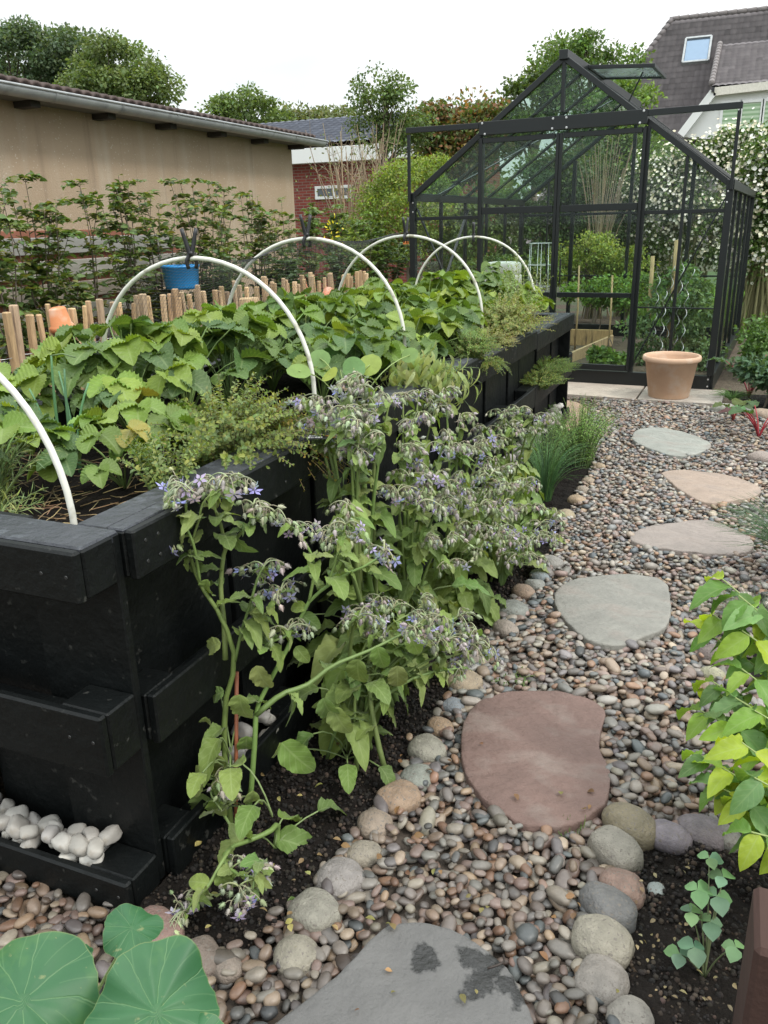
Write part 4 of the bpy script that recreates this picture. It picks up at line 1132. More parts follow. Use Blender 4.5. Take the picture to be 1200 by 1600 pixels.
# bird netting: fine threads gathered along the far side of the bed and over two hoops
def netting(fn, nu, nv, name, label, r=.0006):
    V = np.array([fn(i/nu, j/nv) for i in range(nu+1) for j in range(nv+1)])
    k = nv+1; mb = MB()
    # each thread is a thin ribbon pair (crossed) for thickness
    E_ = [(i*k+j, i*k+j+1) for i in range(nu+1) for j in range(nv)]+[(i*k+j, (i+1)*k+j) for i in range(nu) for j in range(k)]
    E_ = np.array(E_); a, b = V[E_[:, 0]], V[E_[:, 1]]; d = unit(b-a)
    s = unit(np.cross(d, [.31, .22, .92]))*r; t = unit(np.cross(d, s))*r
    n = len(a)
    VV = np.stack([a+s, a-s*.5+t*.87, a-s*.5-t*.87, b+s, b-s*.5+t*.87, b-s*.5-t*.87], 1).reshape(-1, 3)
    o = np.arange(n)[:, None, None]*6
    F = (np.array([(0, 1, 4, 3), (1, 2, 5, 4), (2, 0, 3, 5)])[None]+o).reshape(-1, 4)
    mb.add(VV, F, (.02, .025, .05)); return tag(mb.build(name, M_PLASTIC), label, 'netting')
def f1(u, v):
    y = 1.1+4.9*u
    return (-2.34-.05*v+.03*math.sin(u*37+v*5), y+.02*math.sin(v*9+u*30), .80+.19*v+.03*math.sin(u*23)+.03*math.sin(u*61+v*3))
netting(f1, 250, 12, 'netting', 'dark blue bird netting bunched along the far rim of the raised bed', .0009)
def f2(u, v):
    y = 3.28+1.14*u; a = math.radians(92+86*v); sag = .03*math.sin(math.pi*u)
    return (hc+(hr+.012-sag)*math.cos(a), y, zt_-hr+(hr+.012-sag)*math.sin(a))
zt_ = 1.355
netting(f2, 60, 36, 'netting', 'fine dark netting stretched over the left side between third and fourth hoops', .0005)
def f3(u, v):
    y = 2.44+.80*u; a = math.radians(100+78*v); sag = .05*math.sin(math.pi*u)
    return (hc+(hr+.012-sag)*math.cos(a), y, 1.335-hr+(hr+.012-sag)*math.sin(a))
netting(f3, 44, 32, 'netting', 'fine dark netting hanging on the left between second and third hoops', .0005)

# ------------------------------------------------------------------ plant tag lying on the rim
tg = empty('plant_tag', AG(505, 683, .862)+np.array([0, 0, 0]), 'small black plant tag with white lettering and a reddish fruit picture', 'plant tag', rz=math.radians(25))
m_ = MB(); box(m_, (-.045, -.022, 0), (.045, .022, .002), b=.0006); m_.build('card', M_PLASTIC, tg, False)
def tinytext(txt, size, loc, mat, parent, name='lettering'):
    cu = bpy.data.curves.new('t', 'FONT'); cu.body = txt; cu.size = size; cu.align_x = 'CENTER'; cu.align_y = 'CENTER'; cu.extrude = .0003
    to = bpy.data.objects.new('t', cu); COL.objects.link(to)
    me = bpy.data.meshes.new_from_object(to.evaluated_get(bpy.context.evaluated_depsgraph_get()))
    bpy.data.objects.remove(to); me.materials.append(mat)
    o = bpy.data.objects.new(name, me); COL.objects.link(o); o.parent = parent; o.location = loc
    return o
bpy.context.view_layer.update()
tinytext('Small', .017, (-.022, .008, .0026), M_WHITE, tg); tinytext('Sweet', .017, (-.022, -.009, .0026), M_WHITE, tg)
m_ = MB()
for q in range(16):
    V, F, U = ICO1; m_.add(V*[.005, .005, .0012]+[.022+R.normal(0, .009), R.normal(0, .008), .0028], F, [(.55, .08, .03), (.6, .3, .08), (.55, .45, .2)][q % 3])
m_.build('picture', gm('tag_print', None, .5, 20, .05, 50, 0), tg)

# ------------------------------------------------------------------ white stones in the pockets
WT = [stone_tpl(ICO3, 130+k, .20, .34) for k in range(6)]
WC = [(.50, .47, .42), (.45, .42, .38), (.56, .53, .48), (.40, .375, .35)]
def wstone(x, y, z, s, label, grp):
    mb = MB(); V, F, U = WT[R.integers(0, 6)]
    A = rotz(R.uniform(0, 6.28)) @ rotx(R.normal(0, .6))
    V = (V*[s, s*R.uniform(.65, .9), s*R.uniform(.55, .8)]) @ A.T
    mb.add(V, F, np.array(WC[R.integers(0, 4)])*R.uniform(.6, .92)); o = mb.build('white_stone', M_WSTONE); o.location = (x, y, z)
    tag(o, label, 'stone', grp)
lb = 'rounded white stone in the bottom pocket of the near end wall'
for q in range(2):
    for x in np.arange(-1.74, -1.19, .049-.004*q):
        for yy in (1.095, 1.135):
            wstone(x+R.normal(0, .008)+.02*q, yy+R.normal(0, .006), .088+.030*q+R.normal(0, .006)-.01, R.uniform(.019, .028), lb, lb.replace('stone', 'stones', 1))
lb = 'white stone in the low side pocket behind the nearest borage'
for q in range(14): wstone(-1.085+R.normal(0, .014), 1.42+.022*q+R.normal(0, .01), .06+.03*(q % 3), R.uniform(.02, .03), lb, 'white stones in the low side pocket')
lb = 'white stone in the low side pocket amid the borage stems'
for q in range(22): wstone(-1.085+R.normal(0, .014), 2.02+.030*q+R.normal(0, .01), .10+.03*(q % 2), R.uniform(.022, .032), lb, 'white stones amid the borage stems')
lb = 'bright white stone in the low pocket near the far corner'
for q in range(64): wstone(-1.065+R.normal(0, .018), 3.6+.034*q+R.normal(0, .01), .11+.04*(q % 3)+R.normal(0, .006), R.uniform(.024, .036), lb, 'white stones heaped in the far low pockets')
# ================================================================== borage beside the bed
BUDC = [(.29, .35, .18), (.33, .36, .24), (.35, .31, .27), (.26, .32, .16), (.36, .32, .31), (.31, .36, .22)]
def bud_tpl():
    V = []; prof = [(.0, 0), (.32, .12), (.48, .35), (.42, .62), (.2, .85), (.02, 1.05)]
    n = 7
    for r, z in prof:
        for k in range(n):
            a = k*2*math.pi/n; rr = r*(1+.22*math.cos(5*a))
            V.append((rr*math.cos(a), z, rr*math.sin(a)))
    F = []
    for i in range(len(prof)-1):
        for j in range(n):
            p, q = i*n+j, i*n+(j+1) % n; F += [(p, q, q+n), (p, q+n, p+n)]
    # stiff hairs
    rr_ = np.random.default_rng(3)
    for h in range(40):
        a = rr_.uniform(0, 6.28); z = rr_.uniform(.05, .9); r = np.interp(z, [0, .35, .62, .85, 1.05], [.1, .48, .42, .2, .02])
        b = np.array([r*math.cos(a), z, r*math.sin(a)]); d = np.array([math.cos(a), rr_.uniform(-.1, .6), math.sin(a)])*.42
        k = len(V); V += [tuple(b+[0, .02, 0]), tuple(b-[0, .02, 0]), tuple(b+d)]; F.append((k, k+1, k+2))
    V = np.array(V)*[.5, 1.1, .5]; return V, np.array(F), np.zeros((len(V), 2))
BUD = bud_tpl()
def star_tpl():
    V = []; F = []; U = []
    for k in range(5):
        a = k*2*math.pi/5
        c, s = math.cos(a), math.sin(a)
        q = [(0.05, 0), (.5, -.24), (.5, .24), (1.0, 0), (.5, 0)]
        z = [0, .05, .05, -.04, .0]
        o = len(V)
        for (x, y), zz in zip(q, z): V.append((x*c-y*s, x*s+y*c, zz)); U.append((.5, .5))
        F += [(o, o+1, o+4), (o, o+4, o+2), (o+1, o+3, o+4), (o+4, o+3, o+2)]
    return np.array(V), np.array(F), np.array(U)
STAR = star_tpl()
PCOL = [(.36, .34, .72), (.42, .40, .76), (.50, .42, .72), (.34, .38, .76), (.56, .46, .70)]
def cyme(P, st, bd, fl, n=16, size=.10, dirn=None, fprob=.12):
    """a drooping head: a few arched branches hung with hairy buds and star flowers"""
    P = np.asarray(P, float)
    for b in range(R.integers(3, 5)):
        a = R.uniform(0, 6.28); o = np.array([math.cos(a), math.sin(a), 0])
        if dirn is not None: o = unit(o+np.array(dirn)*.8)
        L = size*R.uniform(.7, 1.15)
        Q = bez(P, P+o*L*.35+[0, 0, L*.45], P+o*L*.9+[0, 0, -L*.05], 8)
        tube(st, Q, np.linspace(.0022, .0012, 8), 5, jit((.22, .24, .13), 1)[0], cap=False)
        m = max(4, int(n/2.2)+R.integers(-1, 2))
        t = np.sort(R.uniform(.18, 1, m)); X_ = np.stack([np.interp(t*7, range(8), Q[:, i]) for i in range(3)], -1)
        dr = unit(np.array([0, 0, -1.0])+R.normal(0, .42, (m, 3))+o*.3)
        ln = R.uniform(.008, .026, m)
        E_ = X_+dr*ln[:, None]+[0, 0, .004]
        for x0, x1 in zip(X_, E_): tube(st, bez(x0, (x0+x1)/2+[0, 0, .007], x1, 4), .0010, 4, (.27, .24, .16), cap=False)
        isf = R.random(m) < fprob
        bd.inst(BUD, frames(dr, R.normal(0, 1, (m, 3)), R.uniform(.013, .022, m)*np.where(isf, .7, 1)), E_, jit(BUDC, m, .14, .05))
        if isf.any():
            k = isf.sum(); d2 = unit(dr[isf]+R.normal(0, .5, (k, 3))+[.25, -.45, .1])
            # petals face d2
            s = unit(np.cross(d2, R.normal(0, 1, (k, 3)))); w = np.cross(d2, s)
            Rm = np.stack([s, w, d2], -1)*R.uniform(.014, .020, k)[:, None, None]
            ctr = E_[isf]+dr[isf]*.011
            pc = jit(PCOL, k, .12, .05)
            for q in range(k):
                f1_ = MB(); f1_.inst(STAR, Rm[q:q+1], ctr[q:q+1], pc[q]); f1_.inst(BUD, frames(d2[q:q+1], R.normal(0, 1, (1, 3)), .006), ctr[q:q+1], (.05, .04, .12)); fl.append(f1_)
def bleaf(lf, p, d, up, s, c=None, tpl=None):
    c = c if c is not None else BL[R.integers(0, len(BL))]
    leaves(lf, tpl or (L_BOR if R.random() < .6 else L_BOR2), [p], unit(np.asarray(d, float))[None], unit(np.asarray(up, float))[None], [s], jit(c, 1, .10, .04))
BL = [(.16, .24, .05), (.20, .28, .06), (.12, .19, .045), (.22, .28, .08)]
def borage(root_xy, heads, label, main=None, nleaf=26, leafsize=.10, r_main=.009, zroot=0.01, low=True, hs=.09, hn=16, fprob=.12, hstem=.5):
    o = empty('borage', (root_xy[0], root_xy[1], zroot), label, 'borage', 'borage plants flowering beside the raised bed')
    o0 = np.array([root_xy[0], root_xy[1], zroot])
    st, bd, fl, lf = MB(), MB(), [], MB()
    for h in heads:
        if len(h) == 2: path, w = h[0], h[1]; Q = smooth_path(np.array(path)-o0, 16)
        else:
            tip = np.asarray(h, float)-o0
            a = np.array([tip[0]*.15, tip[1]*.15, max(.1, tip[2]*hstem)])+R.normal(0, .02, 3)
            b = np.array([tip[0]*.7, tip[1]*.7, tip[2]*.85+.05])
            Q = bez(R.normal(0, .045, 3)*[1, 1, 0]-[0, 0, .02], a, b, 14, tip); w = 1
        tube(st, Q, np.linspace(r_main*R.uniform(.5, .9)*w, .0024, len(Q)), 8, jit((.17, .24, .07), 1, .1)[0])
        # stem hairs and leaves along it
        T = unit(np.gradient(Q, axis=0))
        nl = R.integers(5, 9)
        for t in np.sort(R.uniform(.2, .97, nl)):
            i = int(t*(len(Q)-1)); p = Q[i]; sd = unit(np.cross(T[i], R.normal(0, 1, 3)))
            s = leafsize*(1.15-.75*t)*R.uniform(.7, 1.2)
            bleaf(lf, p, sd+T[i]*.5+[0, 0, .1-.3*(s > .07)], T[i]*.6+[0, 0, 1]-sd*.2, s)
        nh = 60; ti = R.uniform(0, len(Q)-1.01, nh); i = ti.astype(int); f = (ti-i)[:, None]
        p = Q[i]*(1-f)+Q[i+1]*f; sd = unit(np.cross(T[i], R.normal(0, 1, (nh, 3))))
        st.inst((np.array([(-.05, 0, 0), (.05, 0, 0), (0, 1, 0)]), np.array([(0, 1, 2)]), np.zeros((3, 2))), frames(sd, T[i], R.uniform(.004, .009, nh)), p, (.50, .54, .40))
        cyme(Q[-1], st, bd, fl, hn, hs*R.uniform(.8, 1.15), None, fprob)
        for q in range(5):   # small leaves just below the head
            j = int(len(Q)*R.uniform(.72, .98)); bleaf(lf, Q[j], rdir(1, -.5, .4)[0], [0, 0, 1]+R.normal(0, .3, 3), leafsize*R.uniform(.28, .5))
        # a side cyme a little lower
        if R.random() < .75:
            j = int(len(Q)*.8); e = Q[j]+unit(R.normal(0, 1, 3)+[0, 0, .5])*hs*.7
            tube(st, bez(Q[j], (Q[j]+e)/2+[0, 0, .01], e, 5), .0018, 5, (.2, .24, .1)); cyme(e, st, bd, fl, hn-4, hs*.75, None, fprob)
    if low:
        for k in range(nleaf):
            a = R.uniform(0, 6.28); d = np.array([math.cos(a), math.sin(a), R.uniform(-.1, .6)]); rr = R.uniform(.02, .16)
            z = R.uniform(.02, .34); p = np.array([d[0]*rr, d[1]*rr, z])
            tube(st, bez((0, 0, max(0, z-.1)), (p[0]*.4, p[1]*.4, z), p, 5), .0022, 5, (.18, .24, .09), cap=False)
            bleaf(lf, p, d-[0, 0, .3], [d[0]*.3, d[1]*.3, 1], leafsize*R.uniform(.75, 1.35))
    st.build('stems', M_STEM, o); lf.build('leaves', M_BOR, o)
    if bd.V: bd.build('flower_buds', M_BUD, o)
    for f1_ in fl[:95]: f1_.build('flower', M_PETAL, o)
    return o
A = lambda L: [tuple(AY(*q)) for q in L]
# plant nearest the camera, hand placed stems
gA = AG(372, 1290, .0)
heads = [
    (A([(362, 1300, 1.36), (352, 1200, 1.38), (352, 1100, 1.40), (367, 1033, 1.41), (347, 967, 1.40), (313, 913, 1.39), (295, 860, 1.37), (291, 800, 1.36), (290, 765, 1.35)]), 1.1),
    (A([(352, 1030, 1.41), (350, 973, 1.42), (345, 917, 1.44), (352, 857, 1.45), (372, 838, 1.45), (395, 815, 1.45), (430, 800, 1.46)]), .8),
    (A([(352, 857, 1.45), (345, 820, 1.45), (335, 790, 1.44), (338, 752, 1.42)]), .6),
    (A([(295, 860, 1.37), (310, 815, 1.37), (322, 780, 1.37), (370, 752, 1.38)]), .5),
    (A([(313, 913, 1.39), (302, 850, 1.36), (278, 800, 1.35), (262, 762, 1.34)]), .4),
    (A([(385, 1300, 1.38), (396, 1197, 1.40), (400, 1117, 1.42), (410, 1087, 1.44), (447, 1017, 1.47), (463, 980, 1.49), (483, 940, 1.50), (510, 917, 1.52), (545, 895, 1.54), (580, 880, 1.56), (600, 862, 1.58)]), 1.2),
    (A([(367, 1033, 1.41), (378, 985, 1.42), (392, 940, 1.43), (402, 905, 1.44), (412, 885, 1.45)]), .6),
    (A([(378, 1000, 1.42), (395, 975, 1.43), (415, 960, 1.44), (438, 925, 1.45)]), .5),
    (A([(405, 1020, 1.43), (420, 1005, 1.44), (445, 995, 1.45), (450, 985, 1.46)]), .4),
    (A([(483, 940, 1.50), (490, 900, 1.50), (488, 870, 1.50), (470, 838, 1.49), (455, 822, 1.48)]), .6),
    (A([(510, 917, 1.52), (520, 890, 1.53), (532, 850, 1.54), (540, 820, 1.55)]), .5),
    (A([(400, 1117, 1.42), (440, 1085, 1.46), (480, 1070, 1.52), (520, 1040, 1.58), (580, 1015, 1.66), (640, 985, 1.75), (690, 965, 1.8)]), 1.0),
]
bA = borage((gA[0], gA[1]), heads, 'nearest borage with two thick stems and a brown cane, rising above the rim', nleaf=7, leafsize=.075, r_main=.011, hs=.062, hn=15, fprob=.22)
# large hand placed leaves of the nearest plant
ex = MB(); gA0 = np.array([gA[0], gA[1], .01])
for (px, py, y, dx, dy, dz, s, up) in (
    (283, 825, 1.34, -.5, -.3, -.85, .075, (.1, -.9, .3)), (365, 835, 1.44, .4, -.2, -.6, .06, (-.3, -.8, .4)), (355, 800, 1.44, .1, 0, 1, .05, (.2, -1, 0)),
    (325, 905, 1.39, -.25, -.2, -.9, .06, (0, -1, .2)), (345, 1005, 1.40, -.8, -.2, -.3, .06, (.1, -.8, .6)), (350, 1080, 1.40, -.8, -.2, -.4, .055, (.1, -.7, .7)), (322, 1120, 1.38, -.3, 0, -1, .05, (.3, -.9, .1)),
    (375, 1085, 1.39, 0, -.1, -1, .09, (.1, -1, .15)), (400, 1040, 1.42, .35, -.1, -.9, .075, (.2, -1, .2)), (355, 1190, 1.37, -.7, -.2, -.6, .10, (.1, -.9, .5)), (318, 1240, 1.33, -.2, -.1, -1, .10, (.2, -.9, .3)),
    (300, 1280, 1.30, -.5, -.2, -.8, .12, (.2, -.8, .5)), (340, 1245, 1.32, -.1, -.2, -1, .09, (.3, -1, .2)), (395, 1235, 1.37, .0, -.1, -1, .08, (.4, -.9, .1)), (440, 1160, 1.46, .75, -.1, -.6, .11, (.1, -.8, .6)),
    (430, 1310, 1.36, .9, .1, .05, .12, (0, -.5, .9)), (505, 1090, 1.50, .3, -.1, -.95, .09, (.3, -1, .2)), (462, 1010, 1.48, .5, -.1, -.5, .05, (.2, -.8, .6)), (470, 960, 1.5, .6, 0, -.3, .055, (0, -.7, .7)), (520, 1105, 1.52, .5, -.2, -.9, .085, (.1, -.9, .4)),
    (385, 1150, 1.40, -.1, 0, -1, .07, (.5, -.8, .1)), (480, 950, 1.5, -.6, -.2, .1, .05, (0, -.8, .6)), (455, 1400, 1.22, .3, -.3, -.8, .05, (.4, -.7, .5)), (590, 1010, 1.66, .2, -.1, -.9, .075, (.2, -.9, .4)), (560, 1030, 1.62, -.1, -.1, -.95, .09, (.1, -.9, .4)), (620, 1040, 1.70, .1, -.1, -1, .08, (.4, -.8, .2)), (640, 990, 1.75, .4, -.1, -.8, .07, (.2, -.8, .6))):
    bleaf(ex, AY(px, py, y)-gA0, (dx, dy, dz), up, s*1.08)
ex.build('leaves', M_BOR, bA)
cn = MB(); P = np.array([AY(370, 1050, 1.43), AY(369, 1180, 1.40), AY(374, 1295, 1.37)]); P = np.vstack([P[:2], [P[1]+(P[1]-P[0])*((P[1][2]+.05)/(P[0][2]-P[1][2]))]])-gA0
tube(cn, P, .005, 8, (.30, .10, .05)); o = cn.build('cane', M_STEM); o.location = gA0; tag(o, 'thin reddish brown cane standing among the nearest borage stems', 'cane')
# drooping side shoot near the ground with pink and blue flowers
gB = AG(430, 1330, 0)
hb = [
    ([tuple(gB), tuple(gB+[.0, .02, .06])]+A([(420, 1300, 1.30), (385, 1315, 1.25), (360, 1325, 1.20), (350, 1345, 1.17), (370, 1365, 1.15), (395, 1370, 1.13)]), 1.2),
    (A([(360, 1325, 1.20), (345, 1350, 1.15), (325, 1385, 1.11), (305, 1405, 1.09), (290, 1425, 1.08)]), .8),
    (A([(385, 1360, 1.14), (410, 1345, 1.14), (400, 1365, 1.12), (395, 1390, 1.10)]), .5),
    (A([(360, 1290, 1.28), (345, 1265, 1.30), (330, 1240, 1.31), (335, 1215, 1.33)]), .6)]
borage((gB[0], gB[1]), hb, 'borage shoot bent down to the soil with pink and blue flowers', nleaf=5, leafsize=.07, hs=.05, hn=16, fprob=.14)
def C(px, py, y): return AY(px, py, y)
def group(root, L, label, **k):
    return borage(root, [np.asarray(C(*q)) for q in L], label, **k)
group((-.86, 1.72), [(640, 960, 1.86), (685, 955, 1.93), (715, 965, 1.98), (745, 985, 2.02), (765, 1012, 2.02), (700, 1002, 1.90), (722, 1045, 1.9), (655, 1000, 1.82), (600, 985, 1.78), (560, 965, 1.70), (615, 950, 1.85), (735, 1010, 1.98), (690, 985, 1.93)],
      'borage spreading low over the border stones beside the soil', nleaf=16, hs=.07, leafsize=.10, fprob=.16, hstem=.9)
group((-.93, 2.0), [(480, 625, 1.98), (500, 660, 1.95), (545, 600, 2.05), (570, 590, 2.1), (585, 610, 2.05), (610, 625, 2.1), (540, 640, 1.95), (548, 705, 1.9), (560, 660, 1.9), (600, 680, 1.95), (545, 790, 1.75), (530, 840, 1.7), (560, 700, 1.9), (505, 625, 1.98), (590, 650, 2.0)],
      'tall borage with a thick upright stem and a crowded grey purple head above the rim', nleaf=24, hs=.07, leafsize=.12, r_main=.015, fprob=.13)
group((-.90, 2.28), [(630, 625, 2.35), (655, 615, 2.4), (645, 660, 2.25), (680, 640, 2.4), (625, 700, 2.15), (665, 700, 2.2), (700, 680, 2.35), (640, 745, 2.1), (680, 745, 2.2), (650, 790, 2.05), (620, 770, 2.0), (690, 790, 2.2), (665, 840, 2.1), (700, 840, 2.2)],
      'wide borage full of nodding buds, right of the tall upright one', nleaf=26, hs=.072, leafsize=.11, fprob=.12)
group((-.88, 2.70), [(695, 610, 2.7), (720, 650, 2.7), (740, 700, 2.7), (725, 740, 2.6), (765, 745, 2.7), (710, 780, 2.45), (750, 790, 2.55), (785, 790, 2.65), (740, 830, 2.45), (780, 830, 2.55), (760, 690, 2.8), (715, 700, 2.6), (750, 860, 2.45), (700, 880, 2.3)],
      'borage in the middle of the border with leafy lower stems', nleaf=28, hs=.075, leafsize=.11, fprob=.12)
group((-.82, 3.12), [(800, 800, 2.95), (830, 790, 3.0), (850, 800, 2.98), (870, 800, 3.0), (845, 835, 2.85), (865, 840, 2.85), (820, 840, 2.8), (790, 850, 2.7), (810, 870, 2.7), (840, 870, 2.75), (795, 760, 3.0), (770, 810, 2.85)],
      'low borage leaning out over the path edge near the blue grey stone', nleaf=24, hs=.08, leafsize=.10, fprob=.08)
group((-.90, 3.70), [(785, 645, 3.6), (810, 640, 3.6), (835, 650, 3.65), (855, 655, 3.7), (800, 670, 3.5), (780, 690, 3.4), (770, 720, 3.25), (810, 730, 3.3), (760, 670, 3.4), ],
      'farthest borage with pale lilac flowers against the black boards', nleaf=30, hs=.08, leafsize=.10, fprob=.10)
group((-.84, 3.35), [(790, 755, 3.15), (820, 760, 3.15), (805, 790, 3.0), (775, 770, 3.0), (760, 735, 3.1)],
      'borage between the white stones and the chive tuft', nleaf=26, hs=.08, leafsize=.09, fprob=.08)

# chives and hyssop at the far end of the border
herb('hyssop', 'feathery bright green tuft at the far border end', 'herb', AG(925, 735, 0)+[-.10, .1, 0], 190, .40, .17, L_LANCE, .022, 24, [(.16, .30, .06), (.20, .36, .08), (.24, .34, .09)], r0=.08, lw=1.3)
herb('hyssop', 'second feathery tuft against the lower board by the white stones', 'herb', (-.90, 4.45, 0), 100, .40, .13, L_LANCE, .022, 24, [(.12, .22, .06), (.15, .27, .07)], r0=.07, lw=1.3)
def grass_tuft(name, label, cat, base, n, h, spread, cols, r=.0016, lean=(0, 0), group=None):
    root = empty(name, base, label, cat, group); mb = MB()
    for k in range(n):
        a = R.uniform(0, 6.28); q = math.sqrt(R.uniform(0, 1)); b = np.array([math.cos(a), math.sin(a), 0])
        L = h*R.uniform(.6, 1.1)
        tip = b*spread*q*1.2+np.array([lean[0], lean[1], L*(1-.35*q)]); P = bez(b*.03*q, b*.05*q+[lean[0]*.2, lean[1]*.2, L*.7], tip, 6)
        tube(mb, P, np.linspace(r, r*.3, 6), 3, jit(cols, 1)[0], cap=False)
    mb.build('blades', M_STEM, root); return root
grass_tuft('chives', 'arching dark green chive tuft between borage and path edge', 'chives', AG(872, 790, 0)+[-.08, .05, 0], 170, .42, .20, [(.09, .20, .06), (.12, .25, .07), (.07, .15, .06)], .0018, (.03, 0))
grass_tuft('grass_tuft', 'dark blue green ornamental grass at the right edge of the path', 'grass tuft', AG(1215, 905, 0)+[.05, .05, 0], 420, .38, .28, [(.035, .085, .03), (.05, .11, .035), (.07, .13, .05), (.10, .13, .07)], .0016, (-.03, -.02))
grass_tuft('grass_tuft', 'grey green fine grass drooping onto the pebbles left of the lime plant', 'grass tuft', AG(1140, 985, 0)+[.08, .05, 0], 170, .18, .20, [(.11, .13, .08), (.08, .11, .06)], .0012, (-.04, -.03))
grass_tuft('grass_tuft', 'tiny grass tuft at the lower edge of the red slab', 'grass tuft', AG(898, 1305, .0), 26, .05, .035, [(.12, .25, .04), (.15, .22, .06)], .0012)
grass_tuft('grass_tuft', 'small green grass tuft on the paving slab corner', 'grass tuft', AG(1145, 625, 0), 130, .09, .18, [(.10, .20, .05), (.13, .25, .05)], .002)
herb('weed', 'tiny leafy weed among pebbles above the red slab', 'weed', AG(800, 1062, .01), 14, .02, .045, L_SMALL, .012, 6, [(.10, .17, .05)], r0=.02)

# ------------------------------------------------------------------ bottom left nasturtium close to the camera
def nast_leaf(mb, c, nrm, rad, seed, col):
    n, m = 72, 9; rr = np.random.default_rng(seed)
    nrm = unit(np.array(nrm, float)); s = unit(np.cross(nrm, [.1, 1, .2])); w = np.cross(nrm, s)
    V = [np.zeros(3)]; U = [(0, 0)]
    for i in range(1, m+1):
        t = i/m
        for j in range(n):
            a = j*2*math.pi/n
            lob = 1+.04*math.cos(a*6+seed)+.05*math.cos(a*3+seed*2)+.035*math.cos(a*2+seed)+.012*math.cos(17*a+2*math.sin(a*3))
            r = rad*t*lob
            vein = -.004*t*abs(math.cos(a*4.5+seed))**.5
            z = rad*(.16*t*t*math.cos(2*a+seed)+.09*t*t*t*math.cos(5*a+seed*1.7)+.03*t*math.cos(9*a)-.13*t*t+.06*(1-t)**2*-1)+vein
            V.append(s*r*math.cos(a)+w*r*math.sin(a)+nrm*z); U.append((t, a/6.2832))
    F = [(0, 1+j, 1+(j+1) % n) for j in range(n)]
    for i in range(m-1):
        for j in range(n):
            p, q = 1+i*n+j, 1+i*n+(j+1) % n; F += [(p, p+n, q+n), (p, q+n, q)]
    mb.add(np.array(V)+c, np.array(F), col, np.array(U))
def nastmat():
    m, nt, b = newmat('nasturtium_leaf')
    a = nt.nodes.new('ShaderNodeAttribute'); a.attribute_name = 'luv'; sp = nt.nodes.new('ShaderNodeSeparateXYZ'); nt.links.new(a.outputs['Vector'], sp.inputs[0])
    t, th = sp.outputs[0], sp.outputs[1]
    v = coords(nt)
    wob = math_(nt, 'MULTIPLY_ADD', noise(nt, v, 18, 2), .05, -.025)
    fr = math_(nt, 'ABSOLUTE', math_(nt, 'SUBTRACT', math_(nt, 'FRACT', math_(nt, 'MULTIPLY', math_(nt, 'ADD', th, wob), 9)), .5))
    w = math_(nt, 'DIVIDE', .022, math_(nt, 'ADD', t, .06))
    ve = math_(nt, 'SUBTRACT', 1.0, math_(nt, 'SMOOTH_MIN', math_(nt, 'DIVIDE', fr, w), 1.0, .3))
    # secondary branching
    fr2 = math_(nt, 'ABSOLUTE', math_(nt, 'SUBTRACT', math_(nt, 'FRACT', math_(nt, 'ADD', math_(nt, 'MULTIPLY', th, 18), math_(nt, 'MULTIPLY', t, .9))), .5))
    v2 = math_(nt, 'MULTIPLY', math_(nt, 'LESS_THAN', fr2, .035), math_(nt, 'GREATER_THAN', t, .5))
    vv = math_(nt, 'MAXIMUM', math_(nt, 'MAXIMUM', ve, 0.0), math_(nt, 'MULTIPLY', v2, .3))
    n1 = noise(nt, v, 14, 4)
    base = mixc(nt, n1, (.020, .090, .034), (.040, .145, .045))
    base = mixc(nt, ramp(nt, noise(nt, v, 5, 5, .7), .5, .72), base, (.09, .20, .05)); base = mixc(nt, ramp(nt, noise(nt, v, 60, 3), .68, .74), base, (.16, .20, .08))
    c = mixc(nt, math_(nt, 'MULTIPLY', vv, .30), base, (.30, .46, .22)); c = mixc(nt, math_(nt, 'MULTIPLY', math_(nt, 'GREATER_THAN', t, .985), .35), c, (.22, .25, .08))
    nt.links.new(c, b.inputs['Base Color']); b.inputs['Roughness'].default_value = .5
    bump(nt, b, math_(nt, 'ADD', math_(nt, 'MULTIPLY', vv, -1.0), math_(nt, 'MULTIPLY', n1, .8)), .35, .003)
    tr = nt.nodes.new('ShaderNodeBsdfTranslucent'); nt.links.new(c, tr.inputs['Color'])
    ms = nt.nodes.new('ShaderNodeMixShader'); ms.inputs[0].default_value = .22
    nt.links.new(b.outputs[0], ms.inputs[1]); nt.links.new(tr.outputs[0], ms.inputs[2]); nt.links.new(ms.outputs[0], nt.nodes['Material Output'].inputs['Surface'])
    return m
def slant(px, py, t): return CAMP+ray(px, py)*t
nb_ = AG(60, 1650, 0); nr = empty('nasturtium', nb_, 'nasturtium with big round veined leaves in the bottom left corner', 'nasturtium')
M_NAST = nastmat(); stn = MB()
toC = lambda p: unit(CAMP-p)
for k, (px, py, t, wpx, tilt, col) in enumerate(((34, 1562, 1.06, 112, (.1, .05, .9), 0), (244, 1580, 1.02, 104, (.25, -.1, .75), 0), (205, 1448, 1.20, 46, (-.2, .2, .9), 0), (108, 1500, 1.30, 36, (0, 0, 1), 0), (300, 1640, 1.0, 60, (.4, 0, .8), 0))):
    p = slant(px, py, t)-nb_; mb = MB()
    nast_leaf(mb, p, np.array(tilt)+toC(p+nb_)*.6, wpx/F_PX*t, 3+k*5, (1, 1, 1))
    o = mb.build('leaf', M_NAST, nr)
    tube(stn, bez(np.array([p[0]*.2, p[1]*.2, 0]), (p[0]*.6, p[1]*.6-.05, p[2]*.5), p-[0, 0, .01], 10), .0028, 6, (.20, .28, .10))
stn.build('stems', M_STEM, nr)

